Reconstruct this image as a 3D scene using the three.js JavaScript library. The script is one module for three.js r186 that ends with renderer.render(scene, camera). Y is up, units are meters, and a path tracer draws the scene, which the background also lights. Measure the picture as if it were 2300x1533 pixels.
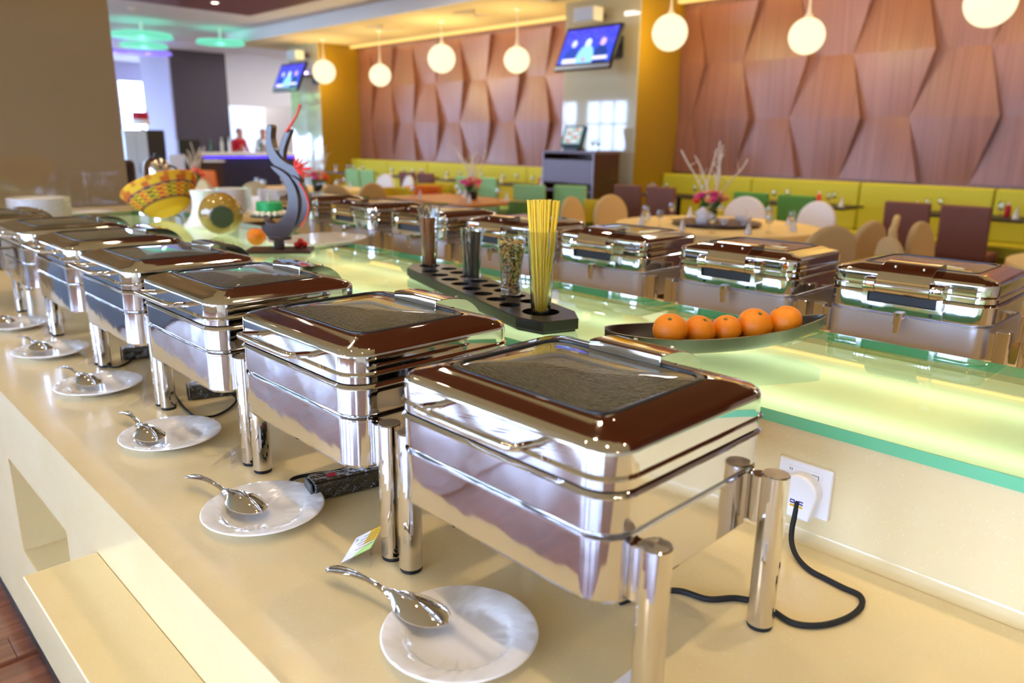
import * as THREE from 'three';
import { RoundedBoxGeometry } from 'three/addons/geometries/RoundedBoxGeometry.js';
import { mergeGeometries, toCreasedNormals, mergeVertices } from 'three/addons/utils/BufferGeometryUtils.js';
import { MarchingCubes } from 'three/addons/objects/MarchingCubes.js';
import { RectAreaLightUniformsLib } from 'three/addons/lights/RectAreaLightUniformsLib.js';

// ---------------------------------------------------------------- camera, sky, exposure
const scene = new THREE.Scene();
const camera = new THREE.PerspectiveCamera(48.54, 2300 / 1533, 0.05, 200);
camera.position.set(0, 1.5, 0);
camera.up.set(0.16829, 0.96675, -0.19253);
camera.lookAt(0.67602, 1.5 - 0.25534, -0.69123);
camera.focus = 1.35;
camera.userData.fStop = 3.1;
scene.add(camera);
const renderer = new THREE.WebGLRenderer({ antialias: true });
renderer.toneMapping = THREE.LinearToneMapping;
renderer.toneMappingExposure = 1.06;
renderer.shadowMap.enabled = true;
RectAreaLightUniformsLib.init();
scene.background = new THREE.Color(11.6, 14.2, 20.8);          // overcast bright sky seen through the windows
const LIGHT = { down: 3.7, cove: 3.4, globe: 4.2, glass: 10, ceil: 9 };

// ---------------------------------------------------------------- helpers
let seedState = 12345;
const rnd = () => { seedState = (seedState + 0x6d2b79f5) | 0; let t = Math.imul(seedState ^ (seedState >>> 15), 1 | seedState); t = (t + Math.imul(t ^ (t >>> 7), 61 | t)) ^ t; return ((t ^ (t >>> 14)) >>> 0) / 4294967296; };
const rr = (a, b) => a + (b - a) * rnd();
const V = (x, y, z) => new THREE.Vector3(x, y, z);
const used = {};
function numbered(name) { const n = used[name] = (used[name] ?? -1) + 1; return n ? `${name}_${String(n).padStart(3, '0')}` : name; }
function tag(o, label, category, group, kind) {
  if (label) o.userData.label = label;
  if (category) o.userData.category = category;
  if (group) o.userData.group = group;
  if (kind) o.userData.kind = kind;
  return o;
}
function thing(name, label, category, p = [0, 0, 0], turn = 0, group) {
  const o = new THREE.Group(); o.name = numbered(name); scene.add(o);
  o.position.set(...p); o.rotation.y = turn;
  return tag(o, label, category, group);
}
function prep(g) {
  let q = g.index ? g.toNonIndexed() : g;
  for (const k of Object.keys(q.attributes)) if (!['position', 'normal', 'uv', 'color'].includes(k)) q.deleteAttribute(k);
  if (!q.attributes.normal) q.computeVertexNormals();
  if (!q.attributes.uv) q.setAttribute('uv', new THREE.BufferAttribute(new Float32Array(q.attributes.position.count * 2), 2));
  return q;
}
function merge(gs) {
  gs = (Array.isArray(gs) ? gs : [gs]).map(prep);
  if (gs.length === 1) return gs[0];
  const col = gs.some((g) => g.attributes.color);
  if (col) for (const g of gs) if (!g.attributes.color) g.setAttribute('color', new THREE.BufferAttribute(new Float32Array(g.attributes.position.count * 3).fill(1), 3));
  return mergeGeometries(gs, false);
}
function part(name, gs, m, parent, label, kind) {
  const o = new THREE.Mesh(merge(gs), m); o.name = name; o.castShadow = o.receiveShadow = true;
  if (label) o.userData.label = label;
  if (kind) o.userData.kind = kind;
  parent.add(o); return o;
}
function single(name, gs, m, label, category, p, turn = 0, group) {
  const o = new THREE.Mesh(merge(gs), m); o.name = numbered(name); o.castShadow = o.receiveShadow = true; scene.add(o);
  if (p) o.position.set(...p); o.rotation.y = turn;
  return tag(o, label, category, group);
}
function struct(name, gs, m) {
  const o = new THREE.Mesh(merge(gs), m); o.name = numbered(name); o.castShadow = o.receiveShadow = true; scene.add(o);
  o.userData.kind = 'structure'; return o;
}
function copy(o, p, turn, label, group) {
  const c = o.clone(); c.name = numbered(o.name.replace(/_\d{3}$/, '')); c.userData = { ...o.userData }; scene.add(c);
  if (p) c.position.set(...p); if (turn !== undefined) c.rotation.y = turn;
  if (label) c.userData.label = label; if (group) c.userData.group = group;
  return c;
}
// geometry: boxes get uv in metres
function uvBox(g) {
  g = prep(g); const p = g.attributes.position, n = g.attributes.normal, u = g.attributes.uv;
  for (let i = 0; i < p.count; i++) {
    const ax = Math.abs(n.getX(i)), ay = Math.abs(n.getY(i)), az = Math.abs(n.getZ(i));
    if (ay >= ax && ay >= az) u.setXY(i, p.getX(i), p.getZ(i));
    else if (ax >= az) u.setXY(i, p.getZ(i), p.getY(i));
    else u.setXY(i, p.getX(i), p.getY(i));
  }
  return g;
}
// box from min/max corners
function bx(x0, x1, y0, y1, z0, z1, r = 0) {
  const w = x1 - x0, h = y1 - y0, d = z1 - z0;
  const g = r > 0 ? new RoundedBoxGeometry(w, h, d, 2, Math.min(r, w / 2.01, h / 2.01, d / 2.01)) : new THREE.BoxGeometry(w, h, d);
  g.translate((x0 + x1) / 2, (y0 + y1) / 2, (z0 + z1) / 2); return uvBox(g);
}
function cyl(r0, r1, y0, y1, x = 0, z = 0, n = 24, open = false) { const g = new THREE.CylinderGeometry(r1, r0, y1 - y0, n, 1, open); g.translate(x, (y0 + y1) / 2, z); return g; }
function rod(a, b, r0, r1 = r0, n = 10) {
  const d = b.clone().sub(a), g = new THREE.CylinderGeometry(r1, r0, d.length(), n, 1);
  g.applyQuaternion(new THREE.Quaternion().setFromUnitVectors(V(0, 1, 0), d.clone().normalize())); g.translate(...a.clone().add(b).multiplyScalar(0.5).toArray()); return g;
}
function lathe(pts, n = 40, crease = 0.6) { const g = new THREE.LatheGeometry(pts.map(([r, y]) => new THREE.Vector2(Math.max(r, 1e-5), y)), n); return crease ? toCreasedNormals(g, crease) : g; }
function tube(pts, r, n = 40, s = 10, closed = false, ty = 'centripetal') { return new THREE.TubeGeometry(new THREE.CatmullRomCurve3(pts.map((p) => V(...p)), closed, ty), n, r, s, closed); }
function capped(pts, r, n = 40, s = 10) {
  const a = V(...pts[0]), b = V(...pts[pts.length - 1]);
  return merge([tube(pts, r, n, s), new THREE.SphereGeometry(r, s, 6).translate(a.x, a.y, a.z), new THREE.SphereGeometry(r, s, 6).translate(b.x, b.y, b.z)]);
}
// outline of a rounded rectangle: x is depth, z is width
function ring(w, d, r, y, cx = 0, seg = 10) {
  const out = [], hx = d / 2 - r, hz = w / 2 - r;
  for (const [sx, sz, a0] of [[1, 1, 0], [-1, 1, 1], [-1, -1, 2], [1, -1, 3]]) {
    const at = (a, e) => [cx + sx * hx + Math.cos(a) * r + Math.sin(a) * e, y, sz * hz + Math.sin(a) * r - Math.cos(a) * e], s = Math.PI / 2, e = Math.min(0.003, hx / 3, hz / 3);
    out.push(at(a0 * s, e)); for (let k = 0; k <= seg; k++) out.push(at((a0 + k / seg) * s, 0)); out.push(at((a0 + 1) * s, -e));   // short flats keep the straight sides flat
  }
  return out;
}
function loft(rings, { capStart = false, capEnd = false, crease = 0.5 } = {}) {
  const n = rings[0].length, pos = [], uv = [], idx = [];
  let along = 0;
  rings.forEach((R, j) => {
    if (j) along += Math.hypot(R[0][0] - rings[j - 1][0][0], R[0][1] - rings[j - 1][0][1], R[0][2] - rings[j - 1][0][2]);
    let per = 0;
    for (let i = 0; i <= n; i++) {
      const p = R[i % n]; if (i) { const q = R[i - 1]; per += Math.hypot(p[0] - q[0], p[1] - q[1], p[2] - q[2]); }
      pos.push(...p); uv.push(per, along);
    }
  });
  for (let j = 0; j + 1 < rings.length; j++) for (let i = 0; i < n; i++) { const a = j * (n + 1) + i, b = a + 1, c = a + n + 1, d = c + 1; idx.push(a, c, b, b, c, d); }
  const cap = (j, flip) => {
    const R = rings[j], c = R.reduce((s, p) => [s[0] + p[0] / n, s[1] + p[1] / n, s[2] + p[2] / n], [0, 0, 0]);
    const base = pos.length / 3; pos.push(...c); uv.push(0, 0);
    for (let i = 0; i < n; i++) { pos.push(...R[i]); uv.push(R[i][0] - c[0], R[i][2] - c[2]); }
    for (let i = 0; i < n; i++) { const a = base + 1 + i, b = base + 1 + (i + 1) % n; flip ? idx.push(base, b, a) : idx.push(base, a, b); }
  };
  if (capStart) cap(0, false); if (capEnd) cap(rings.length - 1, true);
  const g = new THREE.BufferGeometry();
  g.setAttribute('position', new THREE.Float32BufferAttribute(pos, 3)); g.setAttribute('uv', new THREE.Float32BufferAttribute(uv, 2)); g.setIndex(idx);
  return toCreasedNormals(g.toNonIndexed(), crease);
}
// flat outline (array of [u, v]) given thickness, with a small bevel
function slab(pts, t, bevel = 0, holes = [], curve = 12) {
  const s = pts instanceof THREE.Shape ? pts : new THREE.Shape(pts.map((p) => new THREE.Vector2(...p)));
  s.holes.push(...holes);
  const g = new THREE.ExtrudeGeometry(s, { depth: Math.max(t - 2 * bevel, 1e-4), bevelEnabled: bevel > 0, bevelSize: bevel, bevelThickness: bevel, bevelSegments: 2, curveSegments: curve, steps: 1 });
  g.translate(0, 0, -(t - 2 * bevel) / 2); return g;
}
const smoothShape = (pts) => { const s = new THREE.Shape(); const c = new THREE.CatmullRomCurve3(pts.map(([x, y]) => V(x, y, 0)), true, 'centripetal').getPoints(pts.length * 5); s.setFromPoints(c.map((p) => new THREE.Vector2(p.x, p.y))); return s; };
function grid(fn, nu, nv) {   // surface from fn(u, v) -> [x, y, z]
  const pos = [], uv = [], idx = [];
  for (let j = 0; j <= nv; j++) for (let i = 0; i <= nu; i++) { pos.push(...fn(i / nu, j / nv)); uv.push(i / nu, j / nv); }
  for (let j = 0; j < nv; j++) for (let i = 0; i < nu; i++) { const a = j * (nu + 1) + i, b = a + 1, c = a + nu + 1, d = c + 1; idx.push(a, b, c, b, d, c); }
  const g = new THREE.BufferGeometry(); g.setAttribute('position', new THREE.Float32BufferAttribute(pos, 3)); g.setAttribute('uv', new THREE.Float32BufferAttribute(uv, 2)); g.setIndex(idx); g.computeVertexNormals(); return g;
}
// ---------------------------------------------------------------- textures
function hash2(x, y, s) { let h = Math.imul(x, 374761393) ^ Math.imul(y, 668265263) ^ Math.imul(s, 1274126177); h = Math.imul(h ^ (h >>> 13), 1274126177); return ((h ^ (h >>> 16)) >>> 0) / 4294967296; }
function vnoise(x, y, per, s) {  // tiling value noise
  const xi = Math.floor(x), yi = Math.floor(y), fx = x - xi, fy = y - yi, w = (k) => ((k % per) + per) % per;
  const u = fx * fx * (3 - 2 * fx), v = fy * fy * (3 - 2 * fy);
  const a = hash2(w(xi), w(yi), s), b = hash2(w(xi + 1), w(yi), s), c = hash2(w(xi), w(yi + 1), s), d = hash2(w(xi + 1), w(yi + 1), s);
  return a + (b - a) * u + (c - a) * v + (a - b - c + d) * u * v;
}
function tex(n, fn, size, srgb = true) {   // fn(u, v, i, j) -> [r, g, b] 0..1 or a grey
  const d = new Uint8Array(n * n * 4);
  for (let j = 0; j < n; j++) for (let i = 0; i < n; i++) { const c = fn(i / n, j / n, i, j), k = (j * n + i) * 4; for (let q = 0; q < 3; q++) d[k + q] = Math.max(0, Math.min(255, 255 * (Array.isArray(c) ? c[q] : c))); d[k + 3] = 255; }
  const t = new THREE.DataTexture(d, n, n); t.wrapS = t.wrapT = THREE.RepeatWrapping; t.magFilter = THREE.LinearFilter; t.minFilter = THREE.LinearFilter;
  if (srgb) t.colorSpace = THREE.SRGBColorSpace; t.repeat.set(1 / size[0], 1 / (size[1] ?? size[0])); t.needsUpdate = true; return t;
}
function canvasTex(w, h, draw) { const c = document.createElement('canvas'); c.width = w; c.height = h; draw(c.getContext('2d'), w, h); const t = new THREE.CanvasTexture(c); t.colorSpace = THREE.SRGBColorSpace; return t; }
const fbm = (u, v, f, s) => 0.5 * vnoise(u * f, v * f, f, s) + 0.3 * vnoise(u * f * 2, v * f * 2, f * 2, s + 1) + 0.2 * vnoise(u * f * 4, v * f * 4, f * 4, s + 2);
const mixc = (a, b, t) => a.map((x, i) => x + (b[i] - x) * t);
const T = {
  solid: tex(512, (u, v, i, j) => { const s = hash2(i, j, 7), n = fbm(u, v, 6, 3); const b = mixc([0.885, 0.795, 0.59], [0.905, 0.825, 0.635], n); return s > 0.9955 ? [0.96, 0.92, 0.80] : s < 0.004 ? mixc(b, [0.8, 0.7, 0.5], 0.5) : b; }, [0.6]),
  panelWood: tex(512, (u, v) => { const n = vnoise(u * 128, v * 6, 128, 11) * 0.5 + vnoise(u * 32, v * 2, 32, 15) * 0.5; return mixc([0.46, 0.295, 0.235], [0.575, 0.39, 0.32], n); }, [0.8, 3.2]),
  floorWood: tex(512, (u, v) => { const n = vnoise(u * 4, v * 90, 128, 21) * 0.5 + fbm(u, v, 4, 25) * 0.5; return mixc([0.42, 0.24, 0.16], [0.66, 0.42, 0.30], n); }, [1.2]),
  darkWood: tex(256, (u, v) => { const n = vnoise(u * 3, v * 60, 64, 31); return mixc([0.20, 0.10, 0.07], [0.29, 0.16, 0.11], n); }, [0.7]),
  brush: tex(256, (u, v) => 0.35 + 0.3 * vnoise(u * 3, v * 128, 128, 41) + 0.2 * vnoise(u * 5, v * 64, 64, 42), [0.25], false),
  wave: tex(256, (u, v) => fbm(u, v, 4, 51), [0.35], false),
  drops: tex(512, (u, v) => { let h = 0; const f = 60; const X = u * f, Y = v * f; for (let a = -1; a <= 1; a++) for (let b = -1; b <= 1; b++) { const cx = Math.floor(X) + a, cy = Math.floor(Y) + b, w = (k) => ((k % f) + f) % f; const px = cx + hash2(w(cx), w(cy), 61), py = cy + hash2(w(cx), w(cy), 62), r = 0.25 + 0.6 * hash2(w(cx), w(cy), 63); const d = Math.hypot(X - px, Y - py) / r; if (d < 1) h = Math.max(h, Math.sqrt(1 - d * d) * r); } return h; }, [0.30], false),
  cloth: tex(256, (u, v) => 0.5 + 0.25 * Math.sin(u * 402) * Math.sin(v * 402) + 0.2 * (fbm(u, v, 16, 71) - 0.5), [0.12], false),
  peel: tex(256, (u, v) => 1 - Math.pow(vnoise(u * 64, v * 64, 64, 81), 3), [1], false),
};
const rep = (t, a, b = a) => { const c = t.clone(); c.repeat.set(1 / a, 1 / b); c.needsUpdate = true; return c; };

// ---------------------------------------------------------------- materials
const S = (hex, o = {}) => new THREE.MeshStandardMaterial({ color: hex, roughness: 0.6, ...o });
const Pm = (hex, o = {}) => new THREE.MeshPhysicalMaterial({ color: hex, roughness: 0.5, ...o });
const M = {
  steel: S(0xdcd9d6, { metalness: 1, roughness: 0.045 }),
  steelBody: S(0xd6d4d6, { metalness: 1, roughness: 0.06, bumpMap: T.wave, bumpScale: 0.0007 }),
  steelBrushed: S(0xc4bcae, { metalness: 1, roughness: 0.3, bumpMap: T.brush, bumpScale: 0.0002 }),
  standBrushed: S(0xd6d4d6, { metalness: 1, roughness: 0.3, bumpMap: T.brush, bumpScale: 0.0002 }),
  steelDim: S(0x8a8678, { metalness: 0.7, roughness: 0.5 }),
  chrome: S(0xdcd8d4, { metalness: 1, roughness: 0.04 }),
  solid: Pm(0xffffff, { map: T.solid, roughness: 0.2, clearcoat: 0.35, clearcoatRoughness: 0.06 }),
  glassLid: Pm(0xf2f4f0, { transmission: 1, thickness: 0, roughness: 0.0, ior: 1.5 }),
  mist: Pm(0x868a78, { transmission: 0.72, thickness: 0, roughness: 0.32, bumpMap: T.drops, bumpScale: 0.0016, ior: 1.4 }),
  glass: Pm(0xf8fcfa, { transmission: 1, thickness: 0.002, roughness: 0.0, ior: 1.5 }),
  pane: Pm(0xd8efdc, { transmission: 1, thickness: 0, roughness: 0.0, ior: 1.52 }),
  diffuser: Pm(0xf3f6e6, { transmission: 0.55, thickness: 0, roughness: 1 }),
  greenEdge: Pm(0x6fc493, { roughness: 0.12 }),
  winGlass: Pm(0xf4faff, { transmission: 1, thickness: 0, roughness: 0, ior: 1.45 }),
  black: S(0x131313, { roughness: 0.45 }), rubber: S(0x0d0d0e, { roughness: 0.7 }),
  blackGloss: Pm(0x0c0c0d, { roughness: 0.18 }),
  gasket: S(0x1b1d20, { roughness: 0.35 }),
  porcelain: Pm(0xf6f2ee, { roughness: 0.16, clearcoat: 0.7, clearcoatRoughness: 0.04 }),
  whitePlastic: Pm(0xf0eeee, { roughness: 0.32 }),
  panelWood: Pm(0xffffff, { map: T.panelWood, roughness: 0.36, clearcoat: 0.25, clearcoatRoughness: 0.3 }),
  floorWood: Pm(0xffffff, { map: T.floorWood, roughness: 0.2, clearcoat: 0.6, clearcoatRoughness: 0.16 }),
  darkWood: Pm(0xffffff, { map: T.darkWood, roughness: 0.35, clearcoat: 0.3, clearcoatRoughness: 0.2 }),
  brownCeil: Pm(0x7a3a1a, { roughness: 0.55 }),
  ceilWhite: S(0xe6e5e6, { roughness: 0.9 }), ceilCream: S(0xd8c79c, { roughness: 0.9 }),
  wallWhite: S(0xeceaea, { roughness: 0.85 }), wallCream: S(0xe2d3b2, { roughness: 0.85 }),
  lavender: S(0xbdb6d2, { roughness: 0.7 }), purple: S(0x4a414b, { roughness: 0.45 }),
  ochre: Pm(0x8f7012, { roughness: 0.38 }), panelGrey: Pm(0xb3a98d, { roughness: 0.06, clearcoat: 1, clearcoatRoughness: 0.02 }),
  taupe: Pm(0x857050, { roughness: 0.08, clearcoat: 0.8, clearcoatRoughness: 0.03 }),
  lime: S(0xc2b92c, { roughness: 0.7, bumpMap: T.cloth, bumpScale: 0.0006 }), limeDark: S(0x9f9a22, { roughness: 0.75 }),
  green: S(0x5a9038, { roughness: 0.85, bumpMap: T.cloth, bumpScale: 0.001 }), paleGreen: S(0x9cc47a, { roughness: 0.85, bumpMap: T.cloth, bumpScale: 0.001 }),
  olive: S(0x5f7a24, { roughness: 0.85 }), yellow: S(0xd8b81a, { roughness: 0.8 }), orangeFab: S(0xe0701a, { roughness: 0.8 }),
  brownFab: S(0x7f5040, { roughness: 0.85, bumpMap: T.cloth, bumpScale: 0.001 }),
  cream: S(0xdcb878, { roughness: 0.85, bumpMap: T.cloth, bumpScale: 0.0008 }), creamPale: S(0xf1e8da, { roughness: 0.85, bumpMap: T.cloth, bumpScale: 0.0008 }),
  gold: S(0xf8d890, { roughness: 0.7 }), white: S(0xf5f3ef, { roughness: 0.7 }),
  orangeWood: Pm(0xc97a2c, { roughness: 0.35 }),
  orange: Pm(0xf08604, { roughness: 0.42, bumpMap: rep(T.peel, 0.5), bumpScale: 0.0003 }),
  stem: S(0x5a6a2a, { roughness: 0.8 }),
  choco: Pm(0x3c2b2c, { roughness: 0.28, clearcoat: 0.3, clearcoatRoughness: 0.2 }),
  coral: S(0xf0432e, { roughness: 0.5 }), berry: Pm(0xd61d1d, { roughness: 0.25 }), pink: S(0xea3f86, { roughness: 0.7 }), peach: S(0xf39a63, { roughness: 0.7 }), leaf: S(0x3f7a2f, { roughness: 0.6 }), twig: S(0xe9d9bd, { roughness: 0.8 }),
  pasta: Pm(0xffd838, { roughness: 0.4 }), cinnamon: S(0x9c5628, { roughness: 0.75 }), vanilla: S(0x3a201c, { roughness: 0.55 }),
  bowl: Pm(0x21160f, { roughness: 0.3, clearcoat: 0.5, clearcoatRoughness: 0.15 }),
  skin: S(0xb87f5e), red: S(0xc3122f, { roughness: 0.7 }), hair: S(0x15110f), navy: S(0x18203a),
  steelUrn: S(0xd8cfc4, { metalness: 1, roughness: 0.12 }),
};
const glow = (r, g, b, k = 1) => new THREE.MeshStandardMaterial({ color: 0x222222, emissive: new THREE.Color(r, g, b), emissiveIntensity: k, roughness: 0.6 });

// ================================================================ the setting
{
  const W = 0.2;
  struct('floor', bx(-6.2, 14.2, -0.15, -0.012, -27.2, 4.4), M.floorWood);
  const fl = scene.children[scene.children.length - 1];
  for (let k = 0; k < 15; k++) for (let j = 0; j < 5; j++) {          // planks seen beside the counter, laid across to the left
    const z0 = -4.2 + k * 0.12 + 0.001, x0 = -1.6 + j * 0.62 + (k % 3) * 0.2 - 0.35, x1 = Math.min(x0 + 0.618, 0.40);
    if (x1 - x0 > 0.05) part('plank', bx(x0, x1, -0.012, 0 - hash2(k, j, 4) * 0.0008, z0, z0 + 0.118, 0.0015).translate(0, 0, 0), M.floorWood, fl);
  }
  struct('floor_carpet_navy', bx(-6, 0.3, -0.012, 0.003, -17, -6.4), S(0x0e1630, { roughness: 0.55 }));
  // ceilings
  struct('ceiling', bx(-6.2, 14.2, 3.78, 3.95, -27.2, 4.4), M.ceilWhite);
  struct('ceiling_soffit', bx(8.21, 10.15, 3.56, 3.78, -17.86, 4.2), M.ceilCream);
  struct('beam_fascia', bx(8.17, 8.21, 3.55, 3.785, -17.86, 4.2), M.wallWhite);
  struct('ceiling_panel_brown', bx(1.75, 5.96, 3.35, 3.5, -12.1, 2.6, 0.01), M.brownCeil);
  struct('ceiling_panel_cream', bx(-3.2, 1.75, 3.352, 3.5, -12.1, 2.6, 0.01), M.ceilCream);
  // right wall with hexagon relief
  const wr = struct('wall_right', bx(10.4, 10.6, 0, 3.8, -17.6, 4.4), M.panelWood);
  const L = [0.28, 1.08, 1.86, 2.65, 3.44, 4.23];
  const zAt = (base, i, k) => base + 0.7875 * i + ((i + k) % 2 !== 0 ? 0.235 : 0);
  const darkAt = (i, k) => (i + k) % 2 !== 0;
  for (const [base, lo, hi] of [[-5.19, -7.01, 2.2], [-10.655, -15.85, -8.46]]) {
    for (let i = -8; i < 11; i++) for (let k = 1; k < 4; k++) {
      const c = [[i, k], [i + 1, k], [i, k + 1], [i + 1, k + 1]].map(([a, b], q) => ({ y: Math.min(L[b], 3.56), z: zAt(base, a, b) , d: (q % 2 === 1 && darkAt(a, b)) ? 0.13 : 0.008 }));
      if (L[k + 1] > 3.5) { }
      if (c[0].z > hi - 0.02 || c[1].z < lo + 0.02 || c[2].z > hi || c[3].z < lo) continue;
      const cz = (z) => Math.max(lo + 0.004, Math.min(hi - 0.004, z));
      const f = (u, v) => { const a = [(1 - u) * (1 - v), u * (1 - v), (1 - u) * v, u * v]; let y = 0, z = 0, d = 0; c.forEach((p, q) => { y += a[q] * p.y; z += a[q] * p.z; d += a[q] * p.d; }); return [10.4 - d, y, cz(z)]; };
      const N = 4, face = grid(f, N, N), side = [];
      for (const [e0, e1] of [[[0, 0], [1, 0]], [[1, 0], [1, 1]], [[1, 1], [0, 1]], [[0, 1], [0, 0]]])
        side.push(grid((u, v) => { const p = f(e0[0] + (e1[0] - e0[0]) * u, e0[1] + (e1[1] - e0[1]) * u); return [p[0] + (10.41 - p[0]) * v, p[1], p[2]]; }, 2, 1));
      const g = merge([face, ...side]); const P = g.attributes.position, U = g.attributes.uv;
      for (let q = 0; q < P.count; q++) U.setXY(q, P.getZ(q) + i * 0.37, P.getY(q) + k * 0.21);
      part('wood_panel', g, M.panelWood, wr);
    }
  }
  // columns
  for (const [n, x0, z0, z1] of [[1, 9.32, -8.46, -7.01], [2, 9.35, -17.2, -15.85]]) {
    const c = struct('column', bx(x0 + 0.02, 10.42, 0, 3.8, z0, z1), M.ochre);
    part('front_panel', bx(x0, x0 + 0.02, 0.02, 3.56, z0 + 0.01, z1 - 0.01, 0.004), M.panelGrey, c, 'glossy grey beige panel facing');
  }
  struct('column_taupe', bx(-0.1, 1.775, 0, 3.36, -7.2, -5.55), M.taupe);
  // far room
  const pc = struct('column_purple', bx(8.45, 10.0, 0, 3.8, -24.1, -22.0), M.purple);
  part('side_panel', bx(8.40, 8.45, 0, 3.78, -24.1, -22.0), M.lavender, pc, 'pale lavender side facing the windows');
  struct('beam_bar_bulkhead', bx(10.0, 14.2, 2.4, 3.78, -22.3, -22.0), M.wallWhite);
  struct('wall_far_return', bx(10.15, 10.4, 0, 3.8, -17.6, -17.2), M.wallCream);
  struct('wall_bar_side', bx(14.0, 14.2, 0, 3.8, -27.2, -17.4), M.wallWhite);
  struct('wall_bar_front', bx(10.4, 14.2, 0, 3.8, -17.6, -17.4), M.wallWhite);
  const nb = struct('wall_bar_back', [bx(12.6, 14.0, 0, 3.78, -25.2, -25), bx(10.0, 12.6, 2.5, 3.78, -25.2, -25), bx(10.0, 12.6, 0, 0.9, -25.2, -25)], M.wallWhite);
  struct('window_blind', bx(10.0, 12.6, 0.9, 2.5, -24.98, -24.97), Pm(0xffffff, { transmission: 0.55, thickness: 0, roughness: 1 }));
  // window walls: far side and left side
  const far = [bx(-6.2, 14.2, 0, 0.35, -27.2, -27), bx(-6.2, 14.2, 3.2, 3.8, -27.2, -27)], farGlass = [];
  for (let x = -6; x < 14; x += 2.05) far.push(bx(x, x + 0.35, 0.35, 3.2, -27.2, -27));
  struct('wall_far', far, M.lavender);
  const fg = []; for (let x = -5.65, n = 1; x < 13.6; x += 2.05) { const w = struct('window_' + n++, bx(x, x + 1.7, 0.35, 3.2, -27.11, -27.1), M.winGlass); part('mullion', [bx(x + 0.83, x + 0.87, 0.35, 3.2, -27.14, -27.06), bx(x, x + 1.7, 2.3, 2.36, -27.14, -27.06)], M.wallWhite, w); }
  const left = [bx(-6.2, -6, 0, 0.5, -27, 4.4), bx(-6.2, -6, 3.1, 3.8, -27, 4.4)];
  for (let z = -26.8; z < 4.2; z += 2.6) left.push(bx(-6.2, -6, 0.5, 3.1, z, z + 0.5));
  struct('wall_left', left, M.wallCream);
  for (let z = -26.3, n = 20; z < 3.4; z += 2.6) { const w = struct('window_' + n++, bx(-6.11, -6.1, 0.5, 3.1, z, z + 2.1), M.winGlass); part('mullion', [bx(-6.14, -6.06, 0.5, 3.1, z + 0.68, z + 0.73), bx(-6.14, -6.06, 0.5, 3.1, z + 1.38, z + 1.43), bx(-6.14, -6.06, 2.2, 2.27, z, z + 2.1)], M.wallWhite, w); }
  struct('wall_back', bx(-6.2, 14.2, 0, 3.8, 4.2, 4.4), M.wallCream);
  struct('ground_outside', bx(-40, 40, -0.4, -0.16, -60, 20), S(0x9aa08a));
}
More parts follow.
